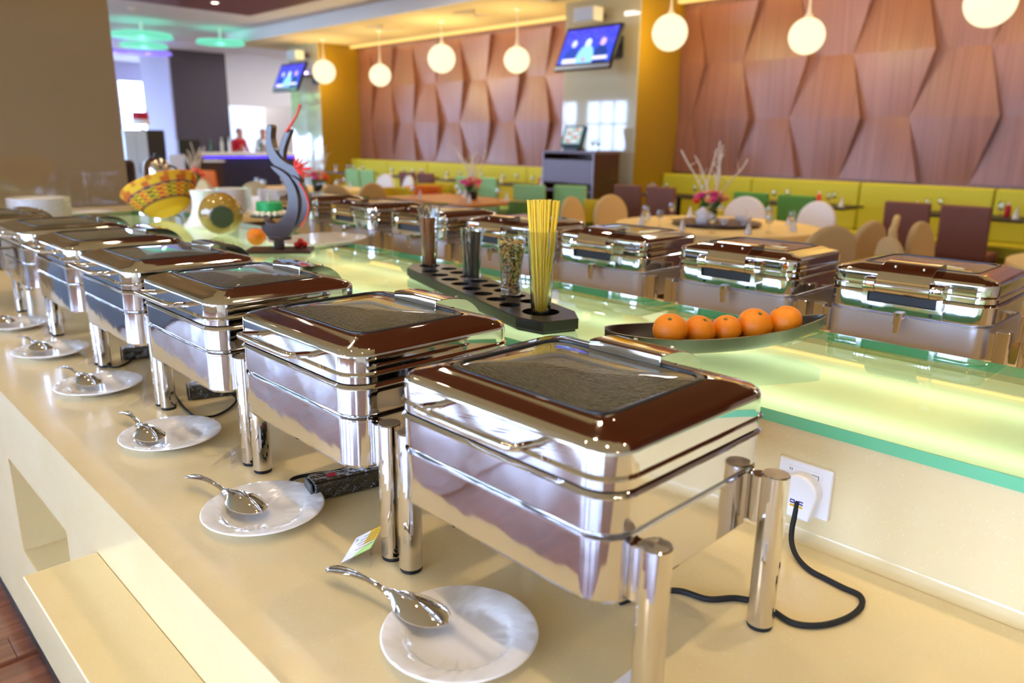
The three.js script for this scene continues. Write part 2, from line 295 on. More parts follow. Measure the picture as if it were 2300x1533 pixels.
// ---------------------------------------------------------------- lamps of the room
{
  // cove: a warm strip above the hexagon wall
  for (const [z0, z1, n] of [[-7.0, 4.1, 0], [-15.85, -8.46, 1]]) {
    const c = thing('cove_light', n ? 'long warm cove light strip above the further wood wall' : 'long warm cove light strip above the nearer wood wall', 'light strip', [10.2, 3.6, (z0 + z1) / 2]);
    part('light_tube', bx(-0.03, 0.08, -0.09, -0.04, -(z1 - z0) / 2, (z1 - z0) / 2, 0.01), glow(1.0, 0.63, 0.17, 1.3), c); part('mount', bx(0.0, 0.04, -0.04, 0.18, -(z1 - z0) / 2, (z1 - z0) / 2), M.white, c);
    const l = new THREE.RectAreaLight(0xffb75a, LIGHT.cove, 0.09, z1 - z0 - 0.05); l.position.set(10.23, 3.505, (z0 + z1) / 2); l.rotation.x = -Math.PI / 2; l.castShadow = true; scene.add(l);
  }
  // globe pendants in a line over the banquette tables
  const globes = [[-15.3, 2.9, .5, 'furthest globe pendant, in front of the small far television'], [-13.2, 2.73, .43, 'second globe pendant from the far end, the lowest hanging one'], [-11.27, 2.92, .5, 'large globe pendant third from the far end, before the wood wall'], [-9.34, 2.78, .42, 'globe pendant just left of the wall television on the pillar'], [-6.39, 2.95, .48, 'globe pendant right of the pillar with the television'], [-4.45, 2.75, .42, 'globe pendant before the middle of the nearer wood wall'], [-2.56, 2.92, .49, 'nearest globe pendant, cut off by the top of the picture']];
  const gm = glow(1.0, 0.88, 0.55, 1.3), cm = S(0xf2ead8, { roughness: 0.4 });
  for (const [z, y, D, lab] of globes) {
    const g = thing('globe_pendant', 'opal ' + lab, 'pendant lamp', [9.15, y, z], 0, 'opal globe pendants along the banquette');
    part('globe', new THREE.SphereGeometry(D / 2 * 0.985, 40, 28), gm, g);
    part('neck', lathe([[0.008, 0.36 + D / 2 - 0.1], [0.012, D / 2 + 0.12], [0.022, D / 2 + 0.05], [0.06, D / 2 - 0.012], [0.075, D / 2 - 0.03]], 20), cm, g);
    part('rod', cyl(0.009, 0.009, D / 2 + 0.05, 3.56 - y, 0, 0, 10), cm, g);
    part('ceiling_cap', lathe([[0, 3.56 - y], [0.055, 3.56 - y], [0.055, 3.545 - y], [0.012, 3.52 - y], [0, 3.52 - y]], 20), M.white, g);
    const l = new THREE.PointLight(0xffdf9a, LIGHT.globe, 0, 2); l.position.set(9.15, y, z); l.shadow.radius = 10; l.castShadow = true; scene.add(l);
  }
  // recessed downlights: brown panel over the buffet
  const face = glow(1.0, 0.9, 0.7, 14), trim = S(0xd8d0c4, { metalness: 0.6, roughness: 0.3 });
  let k = 0; const spot = [];
  for (const [x, z] of [[5.05, -11.3], [3.9, -11.7]]) spot.push([x, z]);
  for (let i = 0; i < 3; i++) for (let j = 0; j < 6; j++) spot.push([0.3 + i * 1.4, 1.5 - j * 1.65]);
  for (const [x, z] of spot) {
    const d = thing('recessed_downlight', k === 0 ? 'small recessed downlight near the corner of the brown ceiling panel' : k === 1 ? 'small recessed downlight at the left edge of the brown ceiling panel' : 'small recessed downlight in the brown ceiling panel over the buffet', 'downlight', [x, 3.35, z], 0, k > 1 ? 'downlights over the buffet' : undefined);
    part('trim_ring', lathe([[0.05, 0.004], [0.068, -0.006], [0.055, -0.01], [0.045, 0.001]], 24), trim, d); part('lamp_face', cyl(0.046, 0.046, -0.004, 0.002, 0, 0, 20), face, d);
    const l = new THREE.SpotLight(0xffe6bf, LIGHT.down, 0, 1.0, 0.7, 2); l.position.set(x, 3.335, z); l.target.position.set(x, 0, z); l.shadow.radius = 2.2; l.castShadow = true; scene.add(l); scene.add(l.target); k++;
  }
  // square ceiling lights in the white ceiling, outside the picture, and vents in the soffit
  const pf = glow(1.0, 0.95, 0.85, 3);
  [[7.0, -9.2, 'over the dining area, furthest'], [7.0, -4.5, 'over the big round table'], [7.0, 0.2, 'over the right round table'], [-4, -8, 'near the left windows, further one'], [-4, -2, 'near the left windows, nearer one'], [11.0, -19.2, 'in front of the white bulkhead, left one'], [12.8, -19.2, 'in front of the white bulkhead, right one'], [12, -24, 'behind the bar']].forEach(([x, z, lab]) => {
    const w = .6, y = 3.78, d = thing('ceiling_light', 'square ceiling light in the white ceiling ' + lab, 'ceiling light', [x, y, z]);
    part('frame', [bx(-w / 2 - .02, w / 2 + .02, -.012, 0, -w / 2 - .02, -w / 2), bx(-w / 2 - .02, w / 2 + .02, -.012, 0, w / 2, w / 2 + .02), bx(-w / 2 - .02, -w / 2, -.012, 0, -w / 2, w / 2), bx(w / 2, w / 2 + .02, -.012, 0, -w / 2, w / 2)], M.white, d); part('diffuser', bx(-w / 2, w / 2, -.008, 0, -w / 2, w / 2), pf, d);
    const l = new THREE.RectAreaLight(0xfff6ec, LIGHT.ceil * (z < -19 ? 4.5 : 1.8), w, w); l.position.set(x, y - .014, z); l.rotation.x = -Math.PI / 2; l.castShadow = true; scene.add(l);
  });
  [[9.0, -12.8, 'further'], [9.0, -10.2, 'middle'], [8.8, -8.2, 'nearer']].forEach(([x, z, w]) => { const v = thing('air_vent', `square cream air vent in the soffit ceiling, ${w} one of three`, 'air vent', [x, 3.56, z]); part('frame', bx(-.28, .28, -.01, 0, -.28, .28, .004), M.ceilCream, v); for (let k = 0; k < 4; k++) { const r = .24 - k * .055; part('louvre', [bx(-r, r, -.02, -.008, -r, -r + .02), bx(-r, r, -.02, -.008, r - .02, r), bx(-r, -r + .02, -.02, -.008, -r, r), bx(r - .02, r, -.02, -.008, -r, r)], M.wallCream, v); } });
  // coloured ceiling discs by the bar
  const gl = [[6.13, -17.3, .6, 'g', 3.55], [6.72, -18.9, .5, 'g', 3.53], [7.4, -20.6, .55, 'b', 3.55], [7.70, -17.1, .5, 'g', 3.55], [6.75, -21.0, .4, 'b', 3.55]];
  const gname = ['green glowing ceiling disc nearest the taupe pillar', 'small green glowing ceiling disc above the violet ones', 'violet glowing ceiling disc before the dark purple column', 'green glowing ceiling disc at the end of the white fascia', 'violet glowing ceiling disc furthest away near the windows'];
  gl.forEach(([x, z, r, c, yy], i) => {
    const d = thing('ceiling_disc_light', gname[i], 'ceiling light', [x, yy, z]);
    const e = c === 'g' ? [0.2, 0.95, 0.62] : [0.32, 0.22, 1.0];
    part('disc', lathe([[0, -.10], [r * .9, -.10], [r, -.09], [r, -.06], [0, -.06]], 40), glow(...e, c === 'g' ? .75 : .95), d); part('glow_ring', lathe([[r * .55, -.06], [r * .97, -.06], [r * .97, -.02], [r * .55, -.02]], 40), glow(...e, 0.9), d); part('mount', cyl(.03, .03, -.06, 3.78 - yy), M.white, d);
    const l = new THREE.PointLight(new THREE.Color(...e), 0.4, 0, 2); l.position.set(x, yy - .2, z); l.castShadow = true; scene.add(l);
  });
}
// ================================================================ the buffet counter
const CT = 0.87, GT = 1.076;
{
  const c = thing('buffet_counter', 'cream speckled buffet counter with chafing dishes in a row', 'counter', [0, 0, 0]);
  part('countertop', [bx(0.345, 1.141, 0.83, CT, -5.5, 1.6), bx(0.345, 0.40, 0.675, 0.83, -5.5, 1.6)], M.solid, c, 'cream worktop with a deep front edge');
  // panel with niche: niche runs z -2.25..-1.72
  part('front_panel', [bx(0.345, 0.40, 0.10, 0.675, -5.5, -2.25), bx(0.345, 0.40, 0.10, 0.675, -1.72, 1.6), bx(0.345, 0.40, 0.10, 0.40, -2.25, -1.72)], M.solid, c);
  part('niche_back', bx(0.60, 0.62, 0.10, 0.83, -2.6, -1.4), M.solid, c);
  part('niche_lining', [bx(0.40, 0.60, 0.10, 0.675, -2.27, -2.25), bx(0.40, 0.60, 0.10, 0.675, -1.72, -1.70), bx(0.40, 0.6, 0.38, 0.40, -2.25, -1.72), bx(0.40, 0.6, 0.675, 0.69, -2.25, -1.72)], M.solid, c);
  part('kick_board', bx(0.36, 0.42, 0.0, 0.10, -5.5, 1.6), M.black, c, 'black kick board');
  const sh = single('tray_shelf', bx(0.22, 0.345, 0.685, 0.724, -1.49, 1.0, 0.003), M.solid, 'cream ledge shelf projecting from the front of the buffet counter', 'shelf');
  const b = thing('light_box', 'cream upstand with a pale green backlit glass counter top', 'backlit counter', [0, 0, 0]);
  part('backsplash', bx(1.141, 1.17, CT, 1.056, -4.75, 1.6), M.solid, b);
  part('cove_fillet', (() => { const g = grid((u, v) => { const a = v * Math.PI / 2; return [1.142 - 0.022 * (1 - Math.sin(a)), CT + 0.0005 + 0.022 * (1 - Math.cos(a)), -4.75 + 6.35 * u]; }, 1, 8); return g; })(), M.solid, b);
  part('back_board', bx(1.70, 1.745, CT, 1.056, -4.75, 1.6), M.solid, b);
  part('end_board', [bx(1.17, 1.70, CT, 1.056, -4.75, -4.72), bx(1.17, 1.70, CT, 1.056, 1.57, 1.6)], M.solid, b);
  part('box_floor', bx(1.17, 1.70, CT, CT + 0.012, -4.72, 1.57), M.wallWhite, b);
  part('diffuser', new THREE.PlaneGeometry(0.54, 6.29).rotateX(-Math.PI / 2).translate(1.435, 1.0545, -1.575), M.diffuser, b);
  part('glass_top', new THREE.PlaneGeometry(0.602, 6.35).rotateX(-Math.PI / 2).translate(1.443, GT, -1.575), M.pane, b, 'polished pale green glass sheet');
  part('glass_edge', [bx(1.1385, 1.142, 1.056, GT - 0.0005, -4.75, 1.6), bx(1.744, 1.7475, 1.056, GT - 0.0005, -4.75, 1.6), bx(1.142, 1.744, 1.056, GT - 0.0005, -4.753, -4.75)], M.greenEdge, b, 'bright green glass edge');
  part('glass_margin', [bx(1.142, 1.172, 1.054, 1.0548, -4.75, 1.6), bx(1.698, 1.744, 1.054, 1.0548, -4.75, 1.6)], S(0x8fb588), b);
  for (const x of [1.255, 1.50]) {
    part('light_tube', new THREE.CylinderGeometry(0.008, 0.008, 6.1, 10).rotateX(Math.PI / 2).translate(x, 0.975, -1.575), glow(1, 0.98, 0.6, 1.5), b);
    const l = new THREE.RectAreaLight(0xfdffe4, LIGHT.glass, 0.03, 6.1); l.position.set(x, 0.99, -1.575); l.rotation.x = Math.PI / 2; l.castShadow = true; scene.add(l);
  }
  const f = thing('rear_counter', 'far cream buffet counter carrying the second row of chafing dishes', 'counter', [0, 0, 0]);
  part('countertop', bx(1.75, 2.62, 0.83, CT, -4.75, 1.6, 0.003), M.solid, f);
  part('body', bx(1.75, 2.56, 0.0, 0.83, -4.75, 1.6), M.solid, f);
  const e = thing('end_counter', 'cream counter at the far end of the buffet holding plates and coffee urn', 'counter', [0, 0, 0]);
  part('countertop', bx(1.80, 3.2, 0.965, 1.005, -6.4, -4.78, 0.003), M.solid, e); part('body', bx(1.85, 3.15, 0, 0.965, -6.35, -4.8), M.darkWood, e);
  const pn = single('end_plinth', bx(1.15, 1.775, 0, 1.05, -5.5, -4.78, 0.003), M.solid, 'low cream plinth behind the glass counter with a single plate', 'plinth');
}
// ================================================================ chafing dishes
const FRONT_HEAD = 'polished steel chafing dish ';
function makeDish(label, group) {
  const t = thing('chafing_dish', label, 'chafing dish', [0, 0, 0], 0, group);
  const W = 0.38, D = 0.33, R = 0.042;
  const rg = (inset, y, cx = 0, ins2) => ring(W - 2 * inset, D - 2 * (ins2 ?? inset), Math.max(R - inset * 0.6, 0.012), y, cx);
  part('stand', loft([rg(0.004, 0.145), rg(0.001, 0.150), rg(0.001, 0.151), rg(0.001, 0.219), rg(0.001, 0.220), rg(-0.0006, 0.2215), rg(-0.0006, 0.2235), rg(0.004, 0.2245)], { capStart: true, capEnd: true }), M.steelBody, t);
  part('water_pan', loft([rg(0.006, 0.2245), rg(0.003, 0.227), rg(0.0, 0.232), rg(0.0, 0.233), rg(0.0, 0.2695), rg(0.0, 0.2703), rg(-0.0022, 0.2715), rg(-0.0034, 0.2735), rg(-0.0022, 0.2755), rg(0, 0.278), rg(0.014, 0.278), rg(0.02, 0.272), rg(0.03, 0.235), rg(0.05, 0.228), rg(0.10, 0.227)], { capEnd: true }), M.steelBody, t);
  part('food_pan', loft([rg(0.02, 0.279), rg(0.034, 0.276), rg(0.042, 0.262), rg(0.05, 0.25), rg(0.09, 0.249)], { capEnd: true }), M.steelDim, t, 'dull inner food pan');
  const lid = part('lid', loft([rg(0.004, 0.279), rg(0, 0.2805), rg(0, 0.2812), rg(0, 0.2898), rg(0, 0.2905), rg(-0.0022, 0.292), rg(-0.0034, 0.294), rg(-0.0022, 0.296), rg(0, 0.2975), rg(0, 0.2983), rg(0, 0.3187), rg(0.0, 0.3195), rg(0.0008, 0.3235), rg(0.003, 0.327), rg(0.0065, 0.3295), rg(0.012, 0.3315), rg(0.02, 0.3335), rg(0.03, 0.3362), rg(0.042, 0.3393, -0.003), rg(0.050, 0.3411, -0.006), rg(0.0545, 0.3416, -0.006), rg(0.056, 0.3408, -0.006), rg(0.057, 0.336, -0.006)]), M.steel, t);
  const w = (ins, y) => ring(W - 2 * (0.057 + ins), D - 2 * (0.057 + ins), 0.03 - ins * 0.2, y, -0.006);
  part('glass', loft([w(0.002, 0.3402), w(0.02, 0.3425), w(0.05, 0.3448), w(0.08, 0.3456)], { capEnd: true, crease: 1 }), M.glassLid, lid, 'misted glass window');
  part('condensation', loft([w(0.002, 0.3385), w(0.02, 0.3408), w(0.05, 0.3431), w(0.08, 0.3439)], { capEnd: true, crease: 1 }), M.mist, lid, 'droplets of condensation under the glass');
  part('gasket', loft([w(-0.004, 0.3395), w(-0.0035, 0.3424), w(0.0, 0.3434), w(0.0035, 0.3424), w(0.004, 0.339)]), M.gasket, lid);
  const hy = 0.311, hx = -D / 2;
  part('handle', [tube([[hx + 0.004, hy - 0.002, -0.085], [hx - 0.018, hy + 0.001, -0.085], [hx - 0.036, hy + 0.003, -0.084], [hx - 0.042, hy + 0.004, -0.078], [hx - 0.043, hy + 0.004, -0.06], [hx - 0.043, hy + 0.004, 0.06], [hx - 0.042, hy + 0.004, 0.078], [hx - 0.036, hy + 0.003, 0.084], [hx - 0.018, hy + 0.001, 0.085], [hx + 0.004, hy - 0.002, 0.085]], 0.0052, 90, 12)], M.chrome, lid);
  // hinge at the back
  const h = part('hinge', new THREE.CylinderGeometry(0.019, 0.019, 0.125, 28).rotateX(Math.PI / 2).translate(D / 2 + 0.016, 0.297, 0), M.chrome, t);
  const hp = new THREE.Shape(); hp.moveTo(0.093, 0.3425); hp.lineTo(0.094, 0.3535); hp.quadraticCurveTo(0.13, 0.3562, 0.160, 0.348); hp.quadraticCurveTo(0.187, 0.339, 0.200, 0.314); hp.lineTo(0.190, 0.300); hp.lineTo(0.160, 0.318); hp.lineTo(0.135, 0.3375); hp.closePath();
  part('hinge_plate', slab(hp, 0.124, 0.0008), M.chrome, h);
  for (const s of [-1, 1]) part('barrel_end', lathe([[0, 0.0], [0.019, 0], [0.0195, 0.002], [0.0195, 0.026], [0.017, 0.029], [0, 0.029]], 28).rotateX(s * Math.PI / 2).translate(D / 2 + 0.016, 0.297, s * 0.064), M.chrome, h);
  for (const z of [-0.035, 0.03]) part('hinge_pin', new THREE.SphereGeometry(0.0036, 10, 8).translate(0.168, 0.3465, z), M.chrome, h);
  part('hinge_bracket', [bx(D / 2 - 0.002, D / 2 + 0.02, 0.232, 0.256, -0.095, 0.095, 0.002), bx(D / 2 - 0.002, D / 2 + 0.026, 0.256, 0.284, -0.092, -0.080), bx(D / 2 - 0.002, D / 2 + 0.026, 0.256, 0.284, 0.080, 0.092)], M.steelBody, h);
  part('hinge_damper', bx(D / 2, D / 2 + 0.016, 0.257, 0.281, -0.079, 0.079), M.black, h, 'black damper block in the hinge');
  for (const z of [-0.07, 0.07]) part('bracket_screw', new THREE.CylinderGeometry(0.0045, 0.0045, 0.004, 12).rotateZ(Math.PI / 2).translate(D / 2 + 0.0195, 0.241, z), M.black, h);
  part('drain_spout', [rod(V(D / 2 - 0.004, 0.226, 0.0), V(D / 2 + 0.026, 0.222, 0.0), 0.009, 0.009, 14), cyl(0.010, 0.0105, 0.208, 0.238, D / 2 + 0.027, 0, 16), cyl(0.0075, 0.0075, 0.188, 0.208, D / 2 + 0.027, 0, 14)], M.chrome, t);
  for (const [x, z] of [[-0.12, -1], [-0.12, 1], [0.141, -1], [0.141, 1]]) {
    const Z = z * 0.2165;
    const g = part('leg', lathe([[0, 0.223], [0.0165, 0.223], [0.0178, 0.2215], [0.0178, 0.007], [0.0165, 0.006], [0, 0.006]], 32).translate(x, 0, Z), M.chrome, t);
    part('foot', lathe([[0, 0.006], [0.0168, 0.006], [0.0172, 0.003], [0.016, 0], [0, 0]], 24).translate(x, 0, Z), M.rubber, g); part('leg_cap', lathe([[0.0165, 0.2232], [0.012, 0.2236], [0, 0.2236]], 28).translate(x, 0, Z), M.steelBrushed, g);
    part('leg_bracket', cyl(0.012, 0.012, 0.152, 0.216, x, z * 0.196, 14), M.chrome, g);
  }
  return t;
}
const nearNames = ['nearest ' + FRONT_HEAD + 'with its legs in full view beside the wall socket', FRONT_HEAD + 'second from the front of the near row', FRONT_HEAD + 'third from the front of the near row', FRONT_HEAD + 'fourth from the front of the near row', FRONT_HEAD + 'fifth from the front of the near row', FRONT_HEAD + 'second from the far end of the near row', FRONT_HEAD + 'at the far end of the near row'];
const nearZ = [-0.619, -1.099, -1.58, -2.050, -2.52, -2.99, -3.46];
const dish = makeDish(nearNames[0], 'chafing dishes in the near row'); dish.position.set(0.73, CT, nearZ[0]);
nearZ.slice(1).forEach((z, i) => copy(dish, [i === 5 ? 0.60 : 0.73, CT, z], 0, nearNames[i + 1]));
const farZ = [-0.635, -1.115, -1.615, -2.115, -2.625, -3.13, -3.66];
const farNames = ['steel chafing dish with hinge side forward, nearest in the far row at right', 'steel chafing dish with hinge side forward, second in the far row behind the oranges', 'steel chafing dish with hinge side forward, right behind the spaghetti glass', 'steel chafing dish with hinge side forward, behind the glass of peppercorns', 'steel chafing dish with hinge side forward, behind the cinnamon glass', 'steel chafing dish with hinge side forward, second from the far end of the far row', 'steel chafing dish with hinge side forward, at the far end of the far row'];
farZ.forEach((z, i) => { const c = copy(dish, [2.135, CT, z], Math.PI, farNames[i], 'chafing dishes in the far row'); c.children.find((o) => o.name === 'stand').material = M.standBrushed; });
// ================================================================ plates and spoons in front of the dishes
const plateGeo = lathe([[0, 0.004], [0.030, 0.004], [0.058, 0.0042], [0.0635, 0.0056], [0.0675, 0.0095], [0.0705, 0.0128], [0.0745, 0.0144], [0.085, 0.0160], [0.098, 0.0186], [0.1003, 0.0190], [0.1015, 0.0184], [0.1022, 0.0170], [0.100, 0.0155], [0.078, 0.0105], [0.070, 0.004], [0.063, 0.001], [0.058, 0.0], [0.052, 0.0], [0.050, 0.002], [0, 0.002]], 72, 0.9);
function spoonGeo() {
  const prof = [[0, 0.004], [0.003, 0.0085], [0.010, 0.0115], [0.025, 0.0108], [0.05, 0.0078], [0.08, 0.0052], [0.105, 0.0046], [0.12, 0.0058], [0.13, 0.0095], [0.139, 0.016], [0.150, 0.0235], [0.163, 0.0292], [0.177, 0.0318], [0.191, 0.0312], [0.204, 0.0272], [0.214, 0.0205], [0.221, 0.012], [0.2245, 0.0008]];
  const wAt = (s) => { for (let i = 1; i < prof.length; i++) if (s <= prof[i][0]) { const a = prof[i - 1], b = prof[i], t = (s - a[0]) / (b[0] - a[0]); return a[1] + (b[1] - a[1]) * t; } return 0.0008; };
  const yc = new THREE.CatmullRomCurve3([V(0, .0205, 0), V(.006, .0225, 0), V(.03, .0275, 0), V(.07, .0315, 0), V(.105, .0285, 0), V(.128, .0225, 0), V(.15, .0205, 0), V(.19, .0200, 0), V(.2245, .0195, 0)]).getPoints(160);
  const y0 = (s) => { for (let i = 1; i < yc.length; i++) if (s <= yc[i].x) { const p = yc[i - 1], q = yc[i]; return p.y + (q.y - p.y) * (s - p.x) / Math.max(1e-6, q.x - p.x); } return .0195; };
  const bowl = (s) => { const t = (s - .170) / .0545, u = t < 0 ? t * .0545 / .056 : t; return .0165 * Math.pow(Math.max(0, 1 - u * u), .75); };
  const surf = (off) => (u, v) => { const s = u * 0.2245, w = wAt(s) * .93, q = v * 2 - 1; const d = bowl(s) * (1 - q * q) + (s < 0.13 ? 0.0018 * (1 - q * q) : 0.0004); return [s, y0(s) + d + off, q * w]; };
  const top = grid(surf(0.0011), 90, 18), bot = grid(surf(-0.0011), 90, 18);
  const edge = (v) => grid((u, w) => { const a = surf(0.0011)(u, v), b = surf(-0.0011)(u, v); return a.map((x, i) => x + (b[i] - x) * w); }, 90, 1);
  return merge([top, bot, edge(0), edge(1)]);
}
{
  const P = [[0.5515, -0.653], [0.526, -1.1435], [0.5395, -1.5945], [0.5345, -2.061], [0.5335, -2.5025], [0.535, -2.945]];
  const ord = ['nearest', 'second nearest', 'third nearest', 'fourth nearest', 'fifth nearest', 'furthest visible'];
  P.forEach(([x, z], i) => single('side_plate', i ? scene.getObjectByName('side_plate').geometry : plateGeo, M.porcelain, `round white porcelain side plate, ${ord[i]} of those before the near dishes`, 'plate', [x, CT, z], 0, 'spoon plates before the near dishes'));
  const sg = spoonGeo();
  const sp = [[0.501, -0.887, 0.546, -0.671], [0.477, -1.329, 0.513, -1.12], [0.500, -1.745, 0.497, -1.555], [0.504, -2.184, 0.520, -2.033], [0.50, -2.63, 0.515, -2.47], [0.49, -3.06, 0.52, -2.93]];
  sp.forEach(([ax, az, bx_, bz], i) => { const o = single('serving_spoon', sg, M.chrome, `polished serving spoon lying bowl up-turned on the ${ord[i]} side plate`, 'spoon', [bx_ - (bx_ - ax) / Math.hypot(bx_ - ax, bz - az) * 0.2245, CT + 0.001, bz - (bz - az) / Math.hypot(bx_ - ax, bz - az) * 0.2245], -Math.atan2(bz - az, bx_ - ax), 'serving spoons on the side plates'); });
}
// ---------------------------------------------------------------- label holders, cords, power bricks, socket
{
  const card = canvasTex(256, 256, (c, w, h) => { c.fillStyle = '#f4f2f6'; c.fillRect(0, 0, w, h); c.fillStyle = '#e9b62a'; c.fillRect(0, 0, w * 0.62, h * 0.45); c.fillStyle = '#b5d67c'; c.beginPath(); c.moveTo(w * .62, 0); c.lineTo(w, 0); c.lineTo(w, h * .62); c.quadraticCurveTo(w * .7, h * .5, w * .62, 0); c.fill(); c.fillStyle = '#8a7a50'; for (let i = 0; i < 5; i++) c.fillRect(w * (0.16 + 0.13 * i), h * 0.08, 9, h * (0.55 + 0.06 * (i % 3))); c.fillStyle = '#70707c'; c.fillRect(w * 0.14, h * 0.84, 30, 12); });
  const acr = Pm(0xfbfbff, { transmission: 1, thickness: 0, roughness: 0.02, ior: 1.49 }), cardM = new THREE.MeshStandardMaterial({ map: card, roughness: 0.6 });
  const clear = [[-0.967, 0], [-1.447, 1], [-1.925, 2], [-2.36, 3], [-2.82, 4]];
  const nm = ['clear acrylic sign holder with a printed yellow and green card', 'empty clear acrylic sign holder by the second dish legs', 'empty clear acrylic sign holder by the third dish legs', 'empty clear acrylic sign holder by the fourth dish legs', 'empty clear acrylic sign holder by the fifth dish legs'];
  for (const [z, i] of clear) {
    const t = thing('sign_holder', nm[i], 'sign holder', [0.598, CT, z], -0.88, 'acrylic sign holders on the counter');
    // leaning sheet facing the front edge, with a rear prop
    const lean = (g) => g.rotateZ(-1.03).translate(0.0, 0.002, 0);
    part('front_sheet', lean(bx(-0.0008, 0.0008, 0, 0.057, 0, 0.079)), acr, t);
    part('prop', bx(0.046, 0.0476, 0, 0.0295, 0, 0.079), acr, t);
    if (i === 0) { const g = new THREE.PlaneGeometry(0.077, 0.055).rotateY(-Math.PI / 2).translate(-0.0013, 0.0285, 0.0395); part('printed_card', lean(g), cardM, t, 'yellow, green and white printed card'); }
  }
  single('sign_card_corner', bx(-0.03, 0.03, 0.0, 0.004, -0.04, 0.04, 0.001), cardM, 'corner of a yellow printed card at the bottom edge of the picture', 'card', [0.64, CT, -0.425]);
  // black cord from the socket
  const c = thing('power_cable', 'black power cord looping over the counter from wall socket to the nearest dish', 'cord', [0, 0, 0]);
  part('cord', capped([[0.77, 0.8745, -0.56], [0.82, 0.8745, -0.545], [0.854, 0.8745, -0.52], [0.867, 0.8745, -0.48], [0.900, 0.8745, -0.452], [0.912, 0.8745, -0.42], [0.903, 0.8745, -0.371], [0.922, 0.8745, -0.345], [0.967, 0.8745, -0.325], [1.014, 0.8745, -0.323], [1.036, 0.8745, -0.335], [1.038, 0.8745, -0.358], [1.042, 0.8745, -0.385], [1.048, 0.8745, -0.415], [1.068, 0.877, -0.446], [1.088, 0.887, -0.465], [1.103, 0.903, -0.473], [1.108, 0.925, -0.473], [1.109, 0.945, -0.472]], 0.0042, 180, 10), M.rubber, c);
  const pl = thing('power_plug', 'white three-pin power plug in the wall socket', 'plug', [1.1345, 0.955, -0.473]);
  const ps = new THREE.Shape(); ps.absarc(0, 0.006, 0.026, -0.35, Math.PI + 0.35, false); ps.lineTo(-0.018, -0.034); ps.lineTo(0.018, -0.034);
  part('body', slab(ps, 0.032, 0.004).rotateY(-Math.PI / 2).translate(-0.011, 0, 0), M.whitePlastic, pl);
  const logo = canvasTex(128, 80, (x, w, h) => { x.fillStyle = '#f0eeee'; x.fillRect(0, 0, w, h); x.fillStyle = '#2f2a86'; x.fillRect(6, 6, 44, 36); x.fillRect(78, 6, 44, 36); x.fillStyle = '#f0eeee'; x.fillRect(14, 18, 26, 12); x.fillRect(92, 18, 30, 10); x.fillStyle = '#e0b020'; x.fillRect(58, 10, 12, 26); x.fillRect(8, 50, 112, 22); x.fillStyle = '#6a5a20'; x.font = 'bold 18px sans-serif'; x.fillText('ELEC', 38, 68); });
  part('printed_logo', new THREE.PlaneGeometry(0.024, 0.015).rotateY(-Math.PI / 2).translate(-0.0274, -0.012, 0), new THREE.MeshStandardMaterial({ map: logo, roughness: 0.4 }), pl);
  const so = thing('wall_socket', 'square white wall socket on the cream upstand beside nearest dish', 'socket', [1.141, 0.961, -0.4755]);
  part('face_plate', bx(-0.009, 0, -0.043, 0.043, -0.0445, 0.0445, 0.002), M.whitePlastic, so);
  part('inset_panel', bx(-0.0096, -0.008, -0.036, 0.034, -0.029, 0.029, 0.0004), M.whitePlastic, so);
  part('switch', bx(-0.012, -0.009, 0.012, 0.028, 0.009, 0.023, 0.001), M.whitePlastic, so);
  part('switch_groove', [bx(-0.0098, -0.009, 0.0113, 0.0287, 0.0083, 0.0237)], M.black, so);
  const y2 = canvasTex(64, 40, (x, w, h) => { x.fillStyle = '#f3f1f0'; x.fillRect(0, 0, w, h); x.fillStyle = '#111'; x.font = 'bold 30px sans-serif'; x.fillText('Y2', 10, 31); });
  part('socket_label', new THREE.PlaneGeometry(0.012, 0.0075).rotateY(-Math.PI / 2).translate(-0.0099, 0.028, -0.022), new THREE.MeshStandardMaterial({ map: y2, roughness: 0.5 }), so);
  // power bricks wrapped in cling film under the second and third dishes
  const film = Pm(0x15130f, { roughness: 0.16, clearcoat: 1, clearcoatRoughness: 0.03, bumpMap: rep(T.wave, 0.035), bumpScale: 0.006 });
  for (const [x, z, yaw, lab] of [[0.695, -1.132, -0.22, 'black power adapter wrapped in clear film under the second dish'], [0.75, -1.815, -0.3, 'black power adapter under the third dish'], [0.745, -2.285, -0.3, 'black power adapter under the fourth dish']]) {
    const b = thing('power_adapter', lab, 'adapter', [x, CT, z], yaw, 'power adapters under the near dishes');
    part('case', bx(-0.075, 0.075, 0.001, 0.036, -0.022, 0.022, 0.004), M.black, b); part('film_wrap', bx(-0.077, 0.077, 0.0005, 0.037, -0.0235, 0.0235, 0.006), film, b, 'crinkled clear film');
    part('red_sticker', bx(-0.045, -0.03, 0.0365, 0.0375, -0.006, 0.006), M.red, b); part('sheet_end', bx(-0.083, -0.079, 0.001, 0.034, -0.02, 0.02, 0.001), S(0x4a4c4e, { roughness: 0.25 }), b);
  }
  const c2 = thing('adapter_cable', 'black cord curling from the wrapped adapter under the second dish', 'cord');
  part('cord', capped([[0.72, 0.876, -1.20], [0.665, 0.876, -1.225], [0.63, 0.8745, -1.235], [0.612, 0.8745, -1.205], [0.625, 0.8745, -1.165], [0.66, 0.880, -1.165], [0.70, 0.895, -1.17]], 0.0036, 60, 8), M.rubber, c2);
  const c3 = thing('adapter_cable', 'thin black cord swinging out between the third dish legs and the adapter', 'cord');
  part('cord', capped([[0.69, 0.8735, -2.03], [0.66, 0.8735, -1.90], [0.632, 0.8735, -1.74], [0.634, 0.8735, -1.685], [0.662, 0.8735, -1.667], [0.715, 0.8735, -1.695], [0.75, 0.878, -1.735], [0.75, 0.885, -1.80]], 0.0028, 70, 8), M.rubber, c3);
  const c4 = thing('adapter_cable', 'thin black cord beside the fourth dish legs', 'cord');
